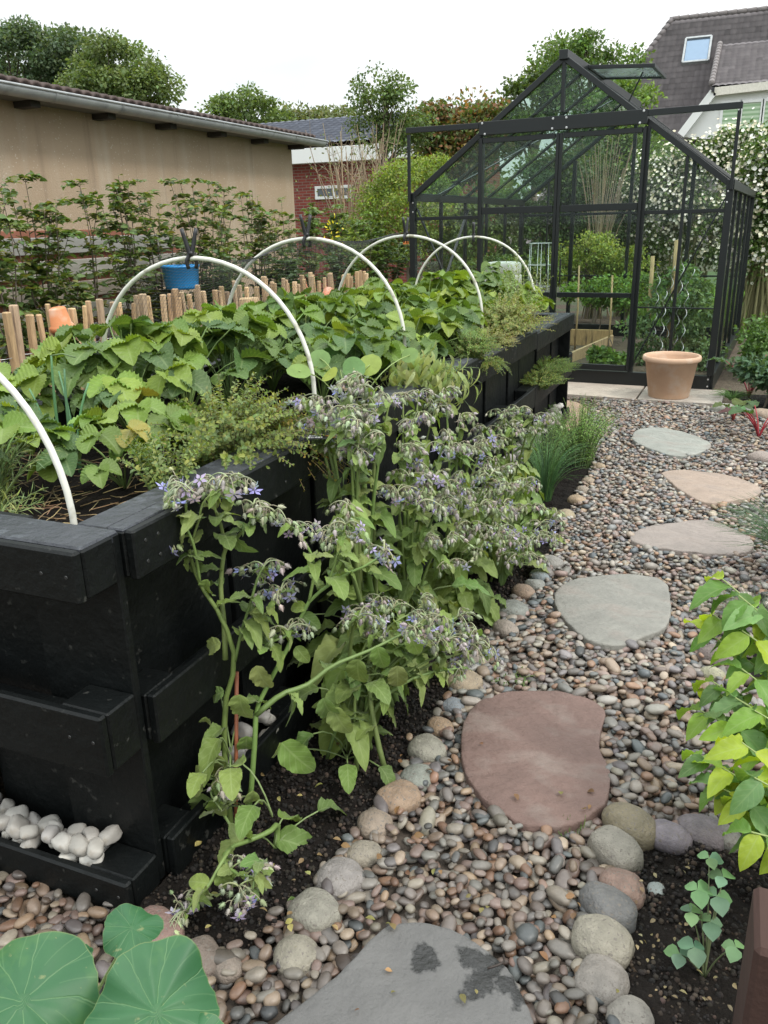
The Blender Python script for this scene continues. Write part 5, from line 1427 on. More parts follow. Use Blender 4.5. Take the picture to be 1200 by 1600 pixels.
# ------------------------------------------------------------------ lime green plant on the right
LG = [(.20, .33, .05), (.26, .39, .05), (.13, .25, .05), (.36, .46, .04), (.10, .19, .05), (.15, .27, .09)]
def lime_plant(root, nodes, label, size=.11):
    o = empty('mock_orange', root, label, 'shrub', 'lime green leafy shoots at the right edge'); st, lf = MB(), MB()
    for (px, py, y, nl, s) in nodes:
        p = AY(px, py, y)-np.array(root)
        Q = bez((0, 0, 0), (p[0]*.6+.05, p[1]*.4, p[2]*.7), p, 9); tube(st, Q, np.linspace(.004, .0018, 9), 6, (.24, .30, .10))
        T = unit(Q[-1]-Q[-3])
        for q in range(nl):
            t = 1-.5*q/nl; i = t*8; j = min(7, int(i)); b = Q[j]*(1-(i-j))+Q[j+1]*(i-j)
            a = q*1.7+R.uniform(-.4, .4)+2.2; d = np.array([math.cos(a), math.sin(a), R.uniform(-.55, .15)])
            up = unit(np.array([-d[0]*.2, -.15, 1])+R.normal(0, .2, 3))
            leaves(lf, L_LIME, [b], unit(d)[None], up[None], [size*s*R.uniform(.65, 1.1)], jit(LG, 1, .1, .04))
    st.build('stems', M_STEM, o); lf.build('leaves', M_LIME, o); return o
lime_plant((.55, 1.95, 0), [(1129, 905, 1.95, 13, 0.86), (1154, 930, 1.9, 13, 0.77), (1114, 960, 1.95, 13, 0.77), (1159, 985, 1.85, 14, 0.86), (1099, 985, 1.95, 12, 0.77), (1179, 950, 1.9, 14, 0.95)], 'lime green shrub, its upper shoots standing before the dark grass tuft', .125)
lime_plant((.52, 1.80, 0), [(1114, 1065, 1.80, 13, 0.86), (1149, 1090, 1.75, 14, 0.86), (1094, 1110, 1.78, 13, 0.82), (1159, 1045, 1.8, 14, 0.86), (1134, 1130, 1.7, 14, 0.86), (1179, 1110, 1.7, 14, 0.95), (1124, 1085, 1.8, 12, 0.86)], 'lime green shrub shoots in the middle overhanging the pebbles', .115)
lime_plant((.46, 1.62, 0), [(1094, 1180, 1.62, 13, 0.86), (1129, 1200, 1.58, 14, 0.86), (1159, 1160, 1.6, 14, 0.86), (1114, 1225, 1.55, 13, 0.82), (1154, 1250, 1.5, 14, 0.86), (1179, 1215, 1.5, 14, 0.95), (1174, 1300, 1.42, 12, 1.03)], 'lowest lime green shoots drooping over the dark soil', .105)
# small clover like seedling on dark soil
sd = empty('seedling', AG(1100, 1530, 0), 'spindly seedling with blue green leaf pairs on the dark soil', 'seedling'); sd0 = AG(1100, 1530, 0); st, lf = MB(), MB()
for (px, py, y) in ((1108, 1340, 1.42), (1090, 1390, 1.38), (1120, 1400, 1.38), (1080, 1425, 1.36), (1110, 1440, 1.36), (1085, 1480, 1.33), (1062, 1490, 1.33), (1150, 1480, 1.31), (1130, 1370, 1.4)):
    p = AY(px, py, y)-sd0; Q = bez((0, 0, 0), (p[0]*.3, p[1]*.3, p[2]*.6), p, 7); tube(st, Q, np.linspace(.002, .001, 7), 5, (.14, .17, .08))
    for q in range(3): a = q*2.1+R.uniform(0, 1); leaves(lf, L_SMALL, [p], unit(np.array([math.cos(a), math.sin(a), -.1]))[None], np.array([[0, -.2, 1.]]), [R.uniform(.026, .042)], jit([(.13, .23, .14), (.16, .28, .12)], 1), 1.5)
st.build('stems', M_STEM, sd); lf.build('leaves', M_LEAF, sd)
# wooden planter corner at the bottom right
pw = empty('wooden_planter', (.20, 1.05, 0), 'reddish brown wooden planter edge in the bottom right corner', 'planter')
p1 = AY(1178, 1385, 1.18); p2 = AY(1158, 1600, 1.18)
m_ = MB(); xx = p1[0]-.20; box(m_, (xx, .0, 0), (xx+.05, .14, p1[2]), (.045, .02, .014), .008); m_.build('post', M_PLANKS, pw, False)
for q in range(3):
    m_ = MB(); box(m_, (xx+.052, .02, .02+q*.14), (xx+.9, .05, .02+q*.14+.13), (.07, .03, .022), .004); m_.build('board', M_PLANKS, pw, False)
# red chard
def chard(x, y, label, n, h, lc, sc, s=.13):
    o = empty('chard', (x, y, 0), label, 'chard', 'red stemmed chard plants at the right'); st, lf = MB(), MB()
    for k in range(n):
        a = R.uniform(0, 6.28); tip = np.array([math.cos(a)*h*.5, math.sin(a)*h*.5, h*R.uniform(.6, .9)])
        Q = bez((0, 0, 0), (tip[0]*.2, tip[1]*.2, tip[2]*.6), tip, 7); tube(st, Q, np.linspace(.006, .003, 7), 6, jit(sc, 1)[0])
        leaves(lf, L_BOR, [tip*.95], unit(tip*[1, 1, .4])[None], unit(np.array([-tip[0], -tip[1], .4]))[None], [s*R.uniform(.8, 1.3)], jit(lc, 1))
    st.build('stalks', M_STEM, o); lf.build('leaves', M_LEAF, o)
c = AG(1170, 625, 0); chard(c[0], c[1]+.1, 'tall red stalked chard beside the greenhouse corner', 7, .42, [(.05, .10, .03), (.08, .15, .04)], (.22, .03, .04), .17)
c = AG(1185, 690, 0); chard(c[0], c[1]+.05, 'dark red chard at the right edge of the path', 9, .24, [(.05, .13, .04), (.08, .03, .03), (.09, .18, .06)], (.35, .03, .04), .15)
c = AG(1145, 660, 0); chard(c[0], c[1], 'low chard with one dark olive leaf over the pebbles', 4, .16, [(.07, .09, .02), (.05, .09, .02)], (.30, .05, .04), .16)
# fallen leaves and petals lying on gravel and soil
def litter(n, reg, label, cols, s, name):
    mb = MB(); P = []
    while len(P) < n:
        p = AG(*[R.uniform(a, b) for a, b in reg], .02); P.append(p)
    P = np.array(P)+[0, 0, .02]
    leaves(mb, L_SMALL, P, rdir(n, -.3, .3), unit(R.normal(0, .4, (n, 3))+[0, 0, 1]), R.uniform(.5, 1.2, n)*s, jit(cols, n))
    tag(mb.build(name, M_LEAF), label, 'fallen leaves', kind='stuff')
litter(40, ((430, 1000), (1150, 1590)), 'dry brown and yellow leaves scattered on the pebbles', [(.26, .15, .07), (.22, .19, .07), (.16, .09, .05)], .022, 'fallen_leaves')
litter(34, ((300, 560), (1150, 1480)), 'yellow leaf scraps lying on the dark border soil', [(.38, .34, .12), (.25, .17, .08)], .02, 'fallen_leaves')
litter(45, ((990, 1150), (1340, 1590)), 'pale plant scraps on the dark planting soil', [(.30, .24, .13), (.22, .16, .09)], .014, 'plant_scraps')
for (px, py, lb) in ((780, 1505, 'small dark twig curled on the wettest part of the grey slab'),):
    m_ = MB(); c = AG(px, py, .042); P = np.array([(-.018, -.02, 0), (0, -.008, .004), (.008, .006, .002), (.002, .022, 0)]); tube(m_, smooth_path(P, 10), .0022, 6, (.03, .02, .015)); o = m_.build('twig', M_STEM); o.location = c; tag(o, lb, 'twig')
# ================================================================== shrubs, trees and houses around the garden
def fdist(p): return float((np.asarray(p)-CAMP) @ _f)
def crownleaves(mb, C_, n, rad, tpl, size, cols, up=.5, flat=.6):
    """leaf clumps round centres C_"""
    k = len(C_)
    which = R.integers(0, k, n); tone = R.normal(1, .16, k)
    off = R.normal(0, 1, (n, 3)); off /= np.linalg.norm(off, axis=1)[:, None]; off *= (R.uniform(0, 1, n)**.45)[:, None]*rad*R.uniform(.6, 1.3, k)[which][:, None]; off[:, 2] *= flat
    P = C_[which]+off
    d = unit(off/rad*.7+R.normal(0, .6, (n, 3))+[0, 0, -.1]); u = unit(R.normal(0, .5, (n, 3))+[0, 0, up])
    leaves(mb, tpl, P, d, u, size*R.uniform(.6, 1.25, n), jit(cols, n, .14, .05)*tone[which][:, None])
def tree(name, label, cat, y, base_px, ell, ncl, nleaf, clr, lsize, cols, trunk=.12, group='trees beyond the garden', bark=(.16, .13, .10), tpl=None, gaps=1.0, limbs=24, base_z=0.0, shell=.55):
    """ell: crown ellipsoids as (px, py, half width px, half height px, depth offset)"""
    b = AY(base_px, 400, y); base = np.array([b[0], y, base_z])
    o = empty(name, base, label, cat, group)
    Cs = []
    tot = sum(e[2]*e[3] for e in ell)
    for (px, py, hw, hh, dy) in ell:
        c = AY(px, py, y+dy); s = fdist(c)/F_PX; k = max(3, int(ncl*hw*hh/tot))
        v = rdir(k)*(R.uniform(shell, 1, k)**.6)[:, None]
        Cs.append(c+v*[hw*s, min(hw, hh)*s*.9, hh*s])
    C_ = np.concatenate(Cs)-base
    tr = MB(); top = C_.mean(0)
    ztop = C_[:, 2].max()
    fork = np.array([top[0]*.5, 0, max(.3, C_[:, 2].min()*.8)])
    tube(tr, smooth_path([(0, 0, -.2), fork*.5+[.05, 0, 0], fork, (top[0], top[1]*.6, ztop*.8)], 12), np.linspace(trunk, trunk*.2, 12), 8, bark)
    for q in R.choice(len(C_), min(limbs, len(C_)), replace=False):
        e = C_[q]; s0 = np.array([top[0]*.6, top[1]*.3, fork[2]+(ztop*.75-fork[2])*R.uniform(0, .8)])
        s0[2] = min(s0[2], max(fork[2], e[2]-.1))
        tube(tr, bez(s0, (s0+e)/2+[0, 0, .25*(e[2]-s0[2])], e, 7), np.linspace(trunk*.35, trunk*.06, 7), 5, bark, cap=False)
    tr.build('trunk', M_BARK, o)
    cr = MB(); crownleaves(cr, C_, nleaf, clr, tpl or L_SIMPLE, lsize, cols); cr.build('crown', M_LEAF, o)
    return o
G_DK = [(.07, .12, .04), (.09, .15, .05), (.06, .10, .04)]
G_MID = [(.13, .19, .06), (.16, .23, .07), (.10, .15, .05)]
G_YEL = [(.21, .29, .06), (.27, .33, .06), (.16, .24, .05)]
G_OLV = [(.16, .19, .08), (.19, .20, .08), (.13, .17, .07)]
# trees over the shed
tree('broadleaf_tree', 'large dark round crowned tree at the far left above the shed roof', 'tree', 27, 60, [(30, 105, 75, 60, 0), (110, 105, 70, 50, 1), (-40, 110, 70, 60, 1)], 110, 26000, .75, .16, [(.10, .15, .08), (.085, .13, .07), (.13, .18, .09)])
tree('broadleaf_tree', 'lighter green tree right of the dark one above the shed roof', 'tree', 25, 195, [(180, 115, 60, 50, 0), (225, 150, 45, 40, 0), (150, 140, 50, 45, 0)], 80, 18000, .6, .15, [(.15, .21, .07), (.18, .24, .08), (.12, .17, .06)])
tree('broadleaf_tree', 'small olive green tree just beyond the end of the gutter', 'tree', 30, 385, [(380, 180, 52, 38, 0), (345, 185, 25, 25, 0), (425, 195, 30, 25, 0)], 50, 7000, .6, .16, G_MID)
tree('broadleaf_tree', 'distant low pale green tree line left of the tall thin tree', 'tree', 38, 480, [(460, 195, 40, 22, 0), (505, 195, 35, 20, 2), (540, 190, 30, 22, 1)], 50, 6000, .7, .2, G_OLV)
tree('broadleaf_tree', 'thin crowned tree with bare lower stems between red house and greenhouse', 'tree', 15.5, 590, [(590, 140, 45, 32, 0), (620, 170, 40, 35, 0), (575, 185, 30, 35, 0), (640, 200, 35, 40, .5), (600, 225, 30, 25, 0)], 70, 5200, .28, .075, [(.11, .17, .05), (.14, .19, .06), (.09, .14, .05)], trunk=.07, shell=.3)
# bare multi-stemmed bush in front of the brick house
for k, (px, y, h, lab) in enumerate(((545, 13.6, 2.9, 'bare pale brown multi stemmed bush before the brick house window'), (585, 14.2, 3.0, 'second bare stemmed bush right of the first before the brick house'))):
    b = AY(px, 400, y); base = np.array([b[0], y, 0]); o = empty('bare_bush', base, lab, 'bush', 'bare bushes before the brick house'); m_ = MB()
    for q in range(26):
        a = R.uniform(0, 6.28); s = R.uniform(.1, .75); tip = np.array([math.cos(a)*s, math.sin(a)*s, h*R.uniform(.75, 1.05)])
        Q = smooth_path([(0, 0, 0), (tip[0]*.15, tip[1]*.15, h*.35), (tip[0]*.6, tip[1]*.6, h*.7)+R.normal(0, .04, 3), tip], 9); tube(m_, Q, np.linspace(.02, .004, 9), 5, jit((.34, .26, .17), 1)[0], cap=False)
        for w in range(4):
            j = R.integers(4, 8); e = Q[j]+R.normal(0, .16, 3)+[0, 0, .2]; tube(m_, bez(Q[j], (Q[j]+e)/2, e, 4), (.005, .004, .003, .002), 3, (.32, .25, .17), cap=False)
    m_.build('stems', M_BARK, o)
    m_ = MB(); n = 260; P = np.c_[R.normal(0, .4, n), R.normal(0, .35, n), R.uniform(h*.3, h, n)]; leaves(m_, L_SIMPLE, P, rdir(n), rdir(n), np.full(n, .06), jit(G_OLV, n)); m_.build('foliage', M_LEAF, o)
tree('hedge_conifer', 'bright yellow green conifer bush left of the greenhouse', 'conifer', 12.2, 640, [(640, 330, 60, 75, 0), (600, 350, 45, 60, 0), (670, 290, 35, 50, .4), (560, 385, 45, 45, -.3), (690, 350, 40, 90, .6)], 150, 22000, .24, .05, G_YEL, group='bushes around the greenhouse', trunk=.05)
tree('broadleaf_tree', 'reddish and green trees along the horizon left of the greenhouse roof', 'tree', 18.6, 710, [(705, 195, 48, 32, 0), (750, 190, 35, 28, 0), (670, 210, 35, 35, 0), (720, 240, 60, 40, 0)], 80, 11000, .5, .12, [(.13, .17, .05), (.17, .13, .05), (.09, .14, .04), (.22, .11, .05)])
tree('broadleaf_tree', 'green tree rising just left of the greenhouse ridge', 'tree', 20, 835, [(830, 165, 45, 35, 0), (870, 120, 35, 45, 0), (800, 200, 45, 35, 0)], 60, 8000, .4, .11, G_MID)
tree('birch', 'loose crowned tall tree behind the greenhouse ridge with thin upper twigs', 'tree', 18, 930, [(925, 120, 45, 45, 0), (885, 90, 38, 32, 0), (960, 110, 36, 40, 0), (930, 190, 60, 50, 0), (900, 75, 55, 22, 0)], 90, 7600, .30, .085, [(.12, .20, .05), (.15, .23, .06), (.09, .15, .05)], shell=.2)
tree('broadleaf_tree', 'bright green small tree seen through the right gable panes', 'tree', 14.5, 975, [(975, 180, 45, 55, 0), (1000, 240, 40, 50, 0), (940, 260, 40, 50, 0)], 60, 7000, .3, .08, [(.16, .24, .05), (.12, .20, .05)], group='bushes around the greenhouse')
# shrubs seen through the greenhouse
tree('shrub', 'dark green shrub behind the back wall of the greenhouse', 'shrub', 13.2, 850, [(850, 300, 55, 55, 0), (830, 380, 50, 50, 0), (900, 330, 45, 60, .3)], 90, 12000, .25, .065, G_DK, group='bushes around the greenhouse', trunk=.05)
tree('shrub', 'mid green leafy shrub behind the left side of the greenhouse', 'shrub', 12.8, 740, [(740, 360, 50, 50, 0), (770, 330, 45, 50, .4), (700, 400, 40, 40, 0)], 80, 11000, .22, .06, G_MID, group='bushes around the greenhouse', trunk=.05)
tree('shrub', 'dark tall shrub right of the door posts behind the greenhouse', 'shrub', 13.6, 920, [(915, 280, 40, 60, 0), (900, 380, 55, 50, 0), (950, 340, 40, 60, 0)], 80, 10000, .25, .06, G_DK, group='bushes around the greenhouse', trunk=.05)
tree('shrub', 'feathery mid green bush behind the middle of the greenhouse', 'shrub', 12.4, 930, [(930, 405, 50, 40, 0), (885, 420, 40, 30, 0), (975, 420, 40, 35, 0)], 60, 9000, .2, .05, G_YEL, group='bushes around the greenhouse', trunk=.04)
b = AY(935, 400, 13.0); o = empty('bare_bush', (b[0], 13.0, 0), 'tall bundle of bare canes seen through the greenhouse door', 'bush'); m_ = MB()
for q in range(40):
    a = R.uniform(0, 6.28); s = R.uniform(.05, .5); tip = np.array([math.cos(a)*s, math.sin(a)*s, R.uniform(1.7, 2.6)])
    tube(m_, bez((R.normal(0, .08), R.normal(0, .05), 0), (tip[0]*.2, tip[1]*.2, 1.2), tip, 7), np.linspace(.010, .004, 7), 4, jit((.24, .20, .12), 1)[0], cap=False)
m_.build('stems', M_BARK, o)

# white rambling rose in bloom
def petalflower():
    V = [(0, 0, .0)]; F = []
    for k in range(10):
        a = k*math.pi/5; r = 1 if k % 2 == 0 else .78; V.append((r*math.cos(a), r*math.sin(a), .28 if k % 2 == 0 else .22))
    for k in range(10): F.append((0, 1+k, 1+(k+1) % 10))
    return np.array(V), np.array(F), np.zeros((11, 2))
ROSE = petalflower()
def rose(label, y, base, ell, ncl, nleaf, nfl, clr=.3):
    b = AY(base, 400, y); bs = np.array([b[0], y, 0]); o = empty('climbing_rose', bs, label, 'climbing rose', 'white flowering ramblers behind the greenhouse')
    Cs = []; tot = sum(e[2]*e[3] for e in ell)
    for (px, py, hw, hh, dy) in ell:
        c = AY(px, py, y+dy); s = fdist(c)/F_PX; k = max(4, int(ncl*hw*hh/tot)); v = rdir(k)*(R.uniform(.2, 1, k)**.6)[:, None]
        Cs.append(c+v*[hw*s, hw*s*.6, hh*s])
    C_ = np.concatenate(Cs)-bs
    tr = MB()
    for q in R.choice(len(C_), min(30, len(C_)), replace=False):
        e = C_[q]; tube(tr, bez((R.normal(0, .2), R.normal(0, .1), -.1), (e[0]*.3, e[1]*.3, e[2]*.9), e, 7), np.linspace(.02, .006, 7), 5, (.18, .17, .08), cap=False)
    tr.build('stems', M_BARK, o)
    cr = MB(); crownleaves(cr, C_, nleaf, clr, L_SIMPLE, .06, [(.10, .17, .045), (.13, .20, .05), (.07, .12, .035)]); cr.build('foliage', M_LEAF, o)
    fl = MB(); w = R.integers(0, len(C_), nfl); off = unit(R.normal(0, 1, (nfl, 3))+[0, -.5, .2])*clr*R.uniform(.7, 1.15, (nfl, 1))
    cc = C_[w]+off+R.normal(0, .03, (nfl, 3)); d = unit(off+R.normal(0, .3*clr, (nfl, 3))+[0, -.1, .08]); s = unit(np.cross(d, R.normal(0, 1, (nfl, 3)))); t = np.cross(d, s)
    fl.inst(ROSE, np.stack([s, t, d], -1)*R.uniform(.016, .028, nfl)[:, None, None], cc, jit([(.62, .60, .46), (.52, .48, .32), (.70, .69, .60)], nfl, .08, .02)); fl.build('blossoms', M_WPETAL, o)
rose('white rambler rose at the right edge beyond the greenhouse side', 11.5, 1190, [(1180, 290, 38, 60, 0), (1215, 260, 50, 80, 0), (1185, 380, 38, 60, 0), (1215, 340, 50, 100, .3)], 90, 12000, 2100, .22)
rose('white rambler rose seen through the right gable panes below the white house wall', 13.6, 1080, [(1070, 270, 55, 40, 0), (1120, 240, 45, 35, 0), (1020, 300, 50, 45, 0), (1080, 340, 70, 50, 0), (1130, 380, 35, 50, 0), (1150, 220, 35, 25, 0)], 150, 18000, 3600, .22)
rose('looser white rambler behind the door post of the greenhouse', 14.2, 1000, [(985, 330, 45, 35, 0), (1010, 400, 50, 45, 0)], 50, 7000, 900, .24)
# bushes at the lower right behind the chard, lawn grass
tree('shrub', 'low leafy green bush right of the greenhouse base', 'shrub', 8.3, 1210, [(1195, 545, 30, 26, 0), (1215, 510, 35, 35, .4)], 24, 4200, .14, .05, [(.10, .18, .05), (.13, .22, .06)], group='bushes around the greenhouse', trunk=.015, limbs=10)
tree('shrub', 'blue green leafy plant behind the red stalked chard', 'shrub', 7.0, 1215, [(1200, 580, 26, 26, 0), (1225, 600, 35, 35, 0)], 20, 2600, .12, .055, [(.08, .15, .08), (.10, .17, .09)], group='bushes around the greenhouse', trunk=.012, limbs=8)
gm_ = MB(); n = 26000
P = np.c_[R.uniform(-1.4, 8, n), 9.3+R.uniform(0, 1, n)**1.4*9, np.full(n, -.04)]; P = P[(P[:, 0] > .25+(P[:, 1]-9.3)*.06) | (P[:, 1] > 11.7)]; n = len(P)
P[:, 2] = np.where(P[:, 1] > 11.6, -.03, -.06)
BL_ = (np.array([(-.04, 0, 0), (.04, 0, 0), (.03, .55, .02), (0, 1, .10)]), np.array([(0, 1, 2), (0, 2, 3)]), np.zeros((4, 2)))
gm_.inst(BL_, frames(R.normal(0, .3, (n, 3))+[0, 0, 1], R.normal(0, 1, (n, 3)), R.uniform(.10, .24, n), 2.2), P, jit([(.12, .24, .04), (.16, .30, .05), (.10, .19, .04)], n))
tag(gm_.build('lawn_grass', M_LEAF), 'bright green lawn grass around and behind the greenhouse', kind='stuff')
P = AY(1195, 360, 12.5); m_ = MB(); V, F, U = stone_tpl(ICO3, 9, .1); p0 = AG(1188, 445, 0); bp = AG(1190, 462, -.03); bs_ = fdist(bp)/F_PX; m_.add(V*[24*bs_, 18*bs_, 16*bs_], F, (.26, .20, .15)); o = m_.build('boulder', M_STONE); o.location = bp+[0, 0, 8*bs_]; tag(o, 'brown domed boulder on the grass below the white rambler', 'boulder')

# ------------------------------------------------------------------ inside the greenhouse
def ghp(x, y): a = math.radians(-3); return (-1.49+x*math.cos(a)-y*math.sin(a), 7.5+x*math.sin(a)+y*math.cos(a))
ib = empty('wooden_bed_frame', (*ghp(-.3, 2.6), 0), 'low light wood board frame of a soil bed inside the greenhouse', 'bed frame')
for (a, b) in (((-1.0, .0), (.35, .0)),):
    m_ = MB(); beam(m_, (a[0], a[1], .09), (b[0], b[1], .09), .03, .19, (.50, .33, .16)); m_.build('board', M_TINTWOOD, ib, False)
m_ = MB(); beam(m_, (.35, 0, .07), (.02, -1.75, .03), .03, .12, (.46, .32, .18)); m_.build('board', M_TINTWOOD, ib, False)
m_ = MB(); beam(m_, (-1.0, -1.9, .04), (.55, -1.95, .04), .03, .10, (.50, .36, .20)); m_.build('board', M_TINTWOOD, ib, False)
tree('tomato_plant', 'tangled green tomato plants in the right half of the greenhouse', 'tomato plant', 9.0, 1060, [(1040, 520, 60, 50, 0), (1085, 500, 40, 60, 0), (1060, 450, 45, 30, .2), (1090, 560, 40, 30, -.2)], 60, 6500, .13, .055, [(.15, .23, .10), (.18, .27, .11), (.12, .19, .10)], group='plants inside the greenhouse', trunk=.01, limbs=30)
tree('tomato_plant', 'low strawberry and squash plants beside the light wood board inside', 'plant', 8.5, 960, [(960, 565, 22, 20, 0), (945, 555, 18, 14, 0)], 14, 900, .09, .07, [(.14, .24, .05), (.10, .18, .05)], group='plants inside the greenhouse', trunk=.008, limbs=8)
tree('tomato_plant', 'green plants along the left inner wall behind the hoops', 'plant', 9.6, 800, [(760, 420, 50, 20, 0), (830, 420, 40, 20, 0)], 30, 2600, .12, .05, G_MID, group='plants inside the greenhouse', trunk=.01, limbs=10)
tree('tomato_plant', 'leafy plants at the back wall right of the wooden stake', 'plant', 10.4, 930, [(930, 455, 50, 22, 0), (990, 455, 50, 25, 0)], 40, 3800, .14, .05, [(.19, .31, .07), (.15, .25, .07)], group='plants inside the greenhouse', trunk=.01, limbs=14)
for (px, pt, pb, y, r, l) in ((1020, 400, 480, 9.3, .022, 'thick bamboo pole with string in the greenhouse, left of the pair'), (1058, 375, 470, 9.1, .026, 'thick bamboo pole in the greenhouse, right of the pair'), (905, 415, 520, 9.6, .010, 'thin wooden stake beside the greenhouse door bar'), (957, 430, 560, 9.2, .010, 'thin wooden stake behind the right door pane')):
    t = AY(px, pt, y); m_ = MB(); tube(m_, np.array([(0, 0, 0), (.01, 0, t[2]*.5), (0, 0, t[2])]), r, 8, (.50, .36, .19)); o = m_.build('stake', M_TINTWOOD); o.location = (t[0], y, 0); tag(o, l, 'stake')
for q, (px, pt, y) in enumerate(((1030, 425, 8.8), (1052, 415, 8.9), (1068, 400, 8.8), (1083, 420, 9.0), (1040, 455, 8.6), (1075, 440, 8.7))):
    t = AY(px, pt, y); m_ = MB(); zz = np.linspace(0, t[2], 90); ph = q
    tube(m_, np.c_[.016*np.cos(zz*38+ph), .016*np.sin(zz*38+ph), zz], .0035, 5); o = m_.build('spiral_stake', M_BOLT); o.location = (t[0], y, 0)
    tag(o, 'white metal spiral stake supporting tomatoes in the greenhouse', 'plant support', 'spiral stakes in the greenhouse')
# stacked sacks and dark crate behind the far end of the raised bed
p = AY(783, 420, 8.9)
for q, (dx, z, w, l) in enumerate(((0, p[2]-.14, .42, 'lower white sack stacked inside the greenhouse behind the farthest hoop'), (.02, p[2]-.02, .36, 'upper white sack stacked inside the greenhouse behind the farthest hoop'))):
    V, F, U = stone_tpl(ICO3, 200+q, .05, .6); m_ = MB(); m_.add(V*[w/2, .16, .075], F, (.62, .60, .55)); o = m_.build('sack', M_WPETAL); o.location = (p[0]+dx, p[1], z+.02); tag(o, l, 'sack')
cr = empty('wooden_staging', (p[0]+.05, p[1]+.05, 0), 'dark wooden staging carrying the white sacks in the greenhouse', 'staging'); zt = p[2]-.24
for (a, b) in ((-.45, -.2), (.45, -.2), (-.45, .2), (.45, .2)): m_ = MB(); box(m_, (a-.02, b-.02, 0), (a+.02, b+.02, zt-.035)); m_.build('leg', M_PLASTIC, cr, False)
for b in (-.2, -.07, .06, .19): m_ = MB(); box(m_, (-.5, b-.05, zt-.03), (.5, b+.05, zt), (.10, .09, .08)); m_.build('board', M_TINTWOOD, cr, False)
# galvanised obelisk / wire frame
t = AY(845, 380, 9.2); m_ = MB()
for a in range(6): tube(m_, np.array([(.15*math.cos(a), .15*math.sin(a), 0), (.12*math.cos(a), .12*math.sin(a), t[2])]), .003, 4)
for z in np.linspace(.3, t[2], 5): aa = np.linspace(0, 6.283, 20); tube(m_, np.c_[.13*np.cos(aa), .13*np.sin(aa), np.full(20, z)], .003, 4)
o = m_.build('wire_plant_cage', M_BOLT); o.location = (t[0], 9.2, 0); tag(o, 'round wire plant cage inside the greenhouse left of the middle post', 'plant cage')

# ------------------------------------------------------------------ terracotta pots and log
def pot(name, loc, R0, R1, h, label, col=(.62, .34, .22), rimh=.05, rot=None, rimw=.012, cat='flower pot'):
    m_ = MB(); w = .012+R1*.02
    lathe(m_, [(.001, .0), (R0-.006, .0), (R0, .006), (R0+(R1-R0)*.9*(h-rimh)/h, h-rimh), (R1-rimw*.2, h-rimh+.002), (R1+rimw*.9, h-rimh+.012), (R1+rimw, h-.018), (R1+rimw*.6, h-.004), (R1, h), (R1-w*.8, h-.004), (R1-w, h-.03), (R0-w, .02), (.001, .02)], (0, 0, 0), 56, col, rot=rot)
    o = m_.build(name, M_TERRA); o.location = loc; return tag(o, label, cat)
b = AG(1043, 622, 0.035); pot('flower_pot', (b[0], b[1]+.08, .036), .158, .215, .335, 'large empty pale terracotta pot standing on the paving slab', (.56, .37, .25), .05, cat='flower pot')
p = AX(85, 497, -3.75); pot('flower_pot', (p[0]+.03, p[1], p[2]+.06), .050, .070, .135, 'orange clay pot turned upside down on a picket at the left', (.56, .22, .095), .035, rotx(math.pi+.15), .005)
p = AX(510, 446, -3.72); pot('flower_pot', (p[0]+.03, p[1], p[2]-.03), .05, .075, .13, 'clay pot lying on the far part of the picket fence', (.50, .17, .09), .035, rotx(math.pi-.5), .005)
p = AX(468, 430, -4.3); pot('flower_pot', (p[0], p[1], p[2]-.02), .06, .08, .14, 'small clay pot half hidden in leaves behind the pickets', (.45, .18, .10), .035, rotx(math.pi+.1), .005)
p = AX(390, 479, -3.3); m_ = MB(); lathe(m_, [(.001, -.6), (.072, -.6), (.075, .05), (.068, .062), (.001, .064)], (0, 0, 0), 24, (.45, .32, .18)); o = m_.build('log', M_TINTWOOD); o.location = p; o['category'] = 'log'; o['label'] = 'sawn round log post standing before the pickets under the second hoop'
# blue tub among the shrubs
p = AX(283, 432, -4.25); m_ = MB(); lathe(m_, [(.001, -.10), (.125, -.10), (.135, -.08), (.150, .07), (.158, .074), (.158, .09), (.146, .09), (.13, -.05), (.001, -.06)], (0, 0, 0), 36, (.02, .20, .52)); o = m_.build('tub', gm('blue_plastic', (.03, .27, .62), .35, 8, .2, 20, .05)); o.location = p; tag(o, 'bright blue plastic tub hanging among the hedge leaves', 'tub')

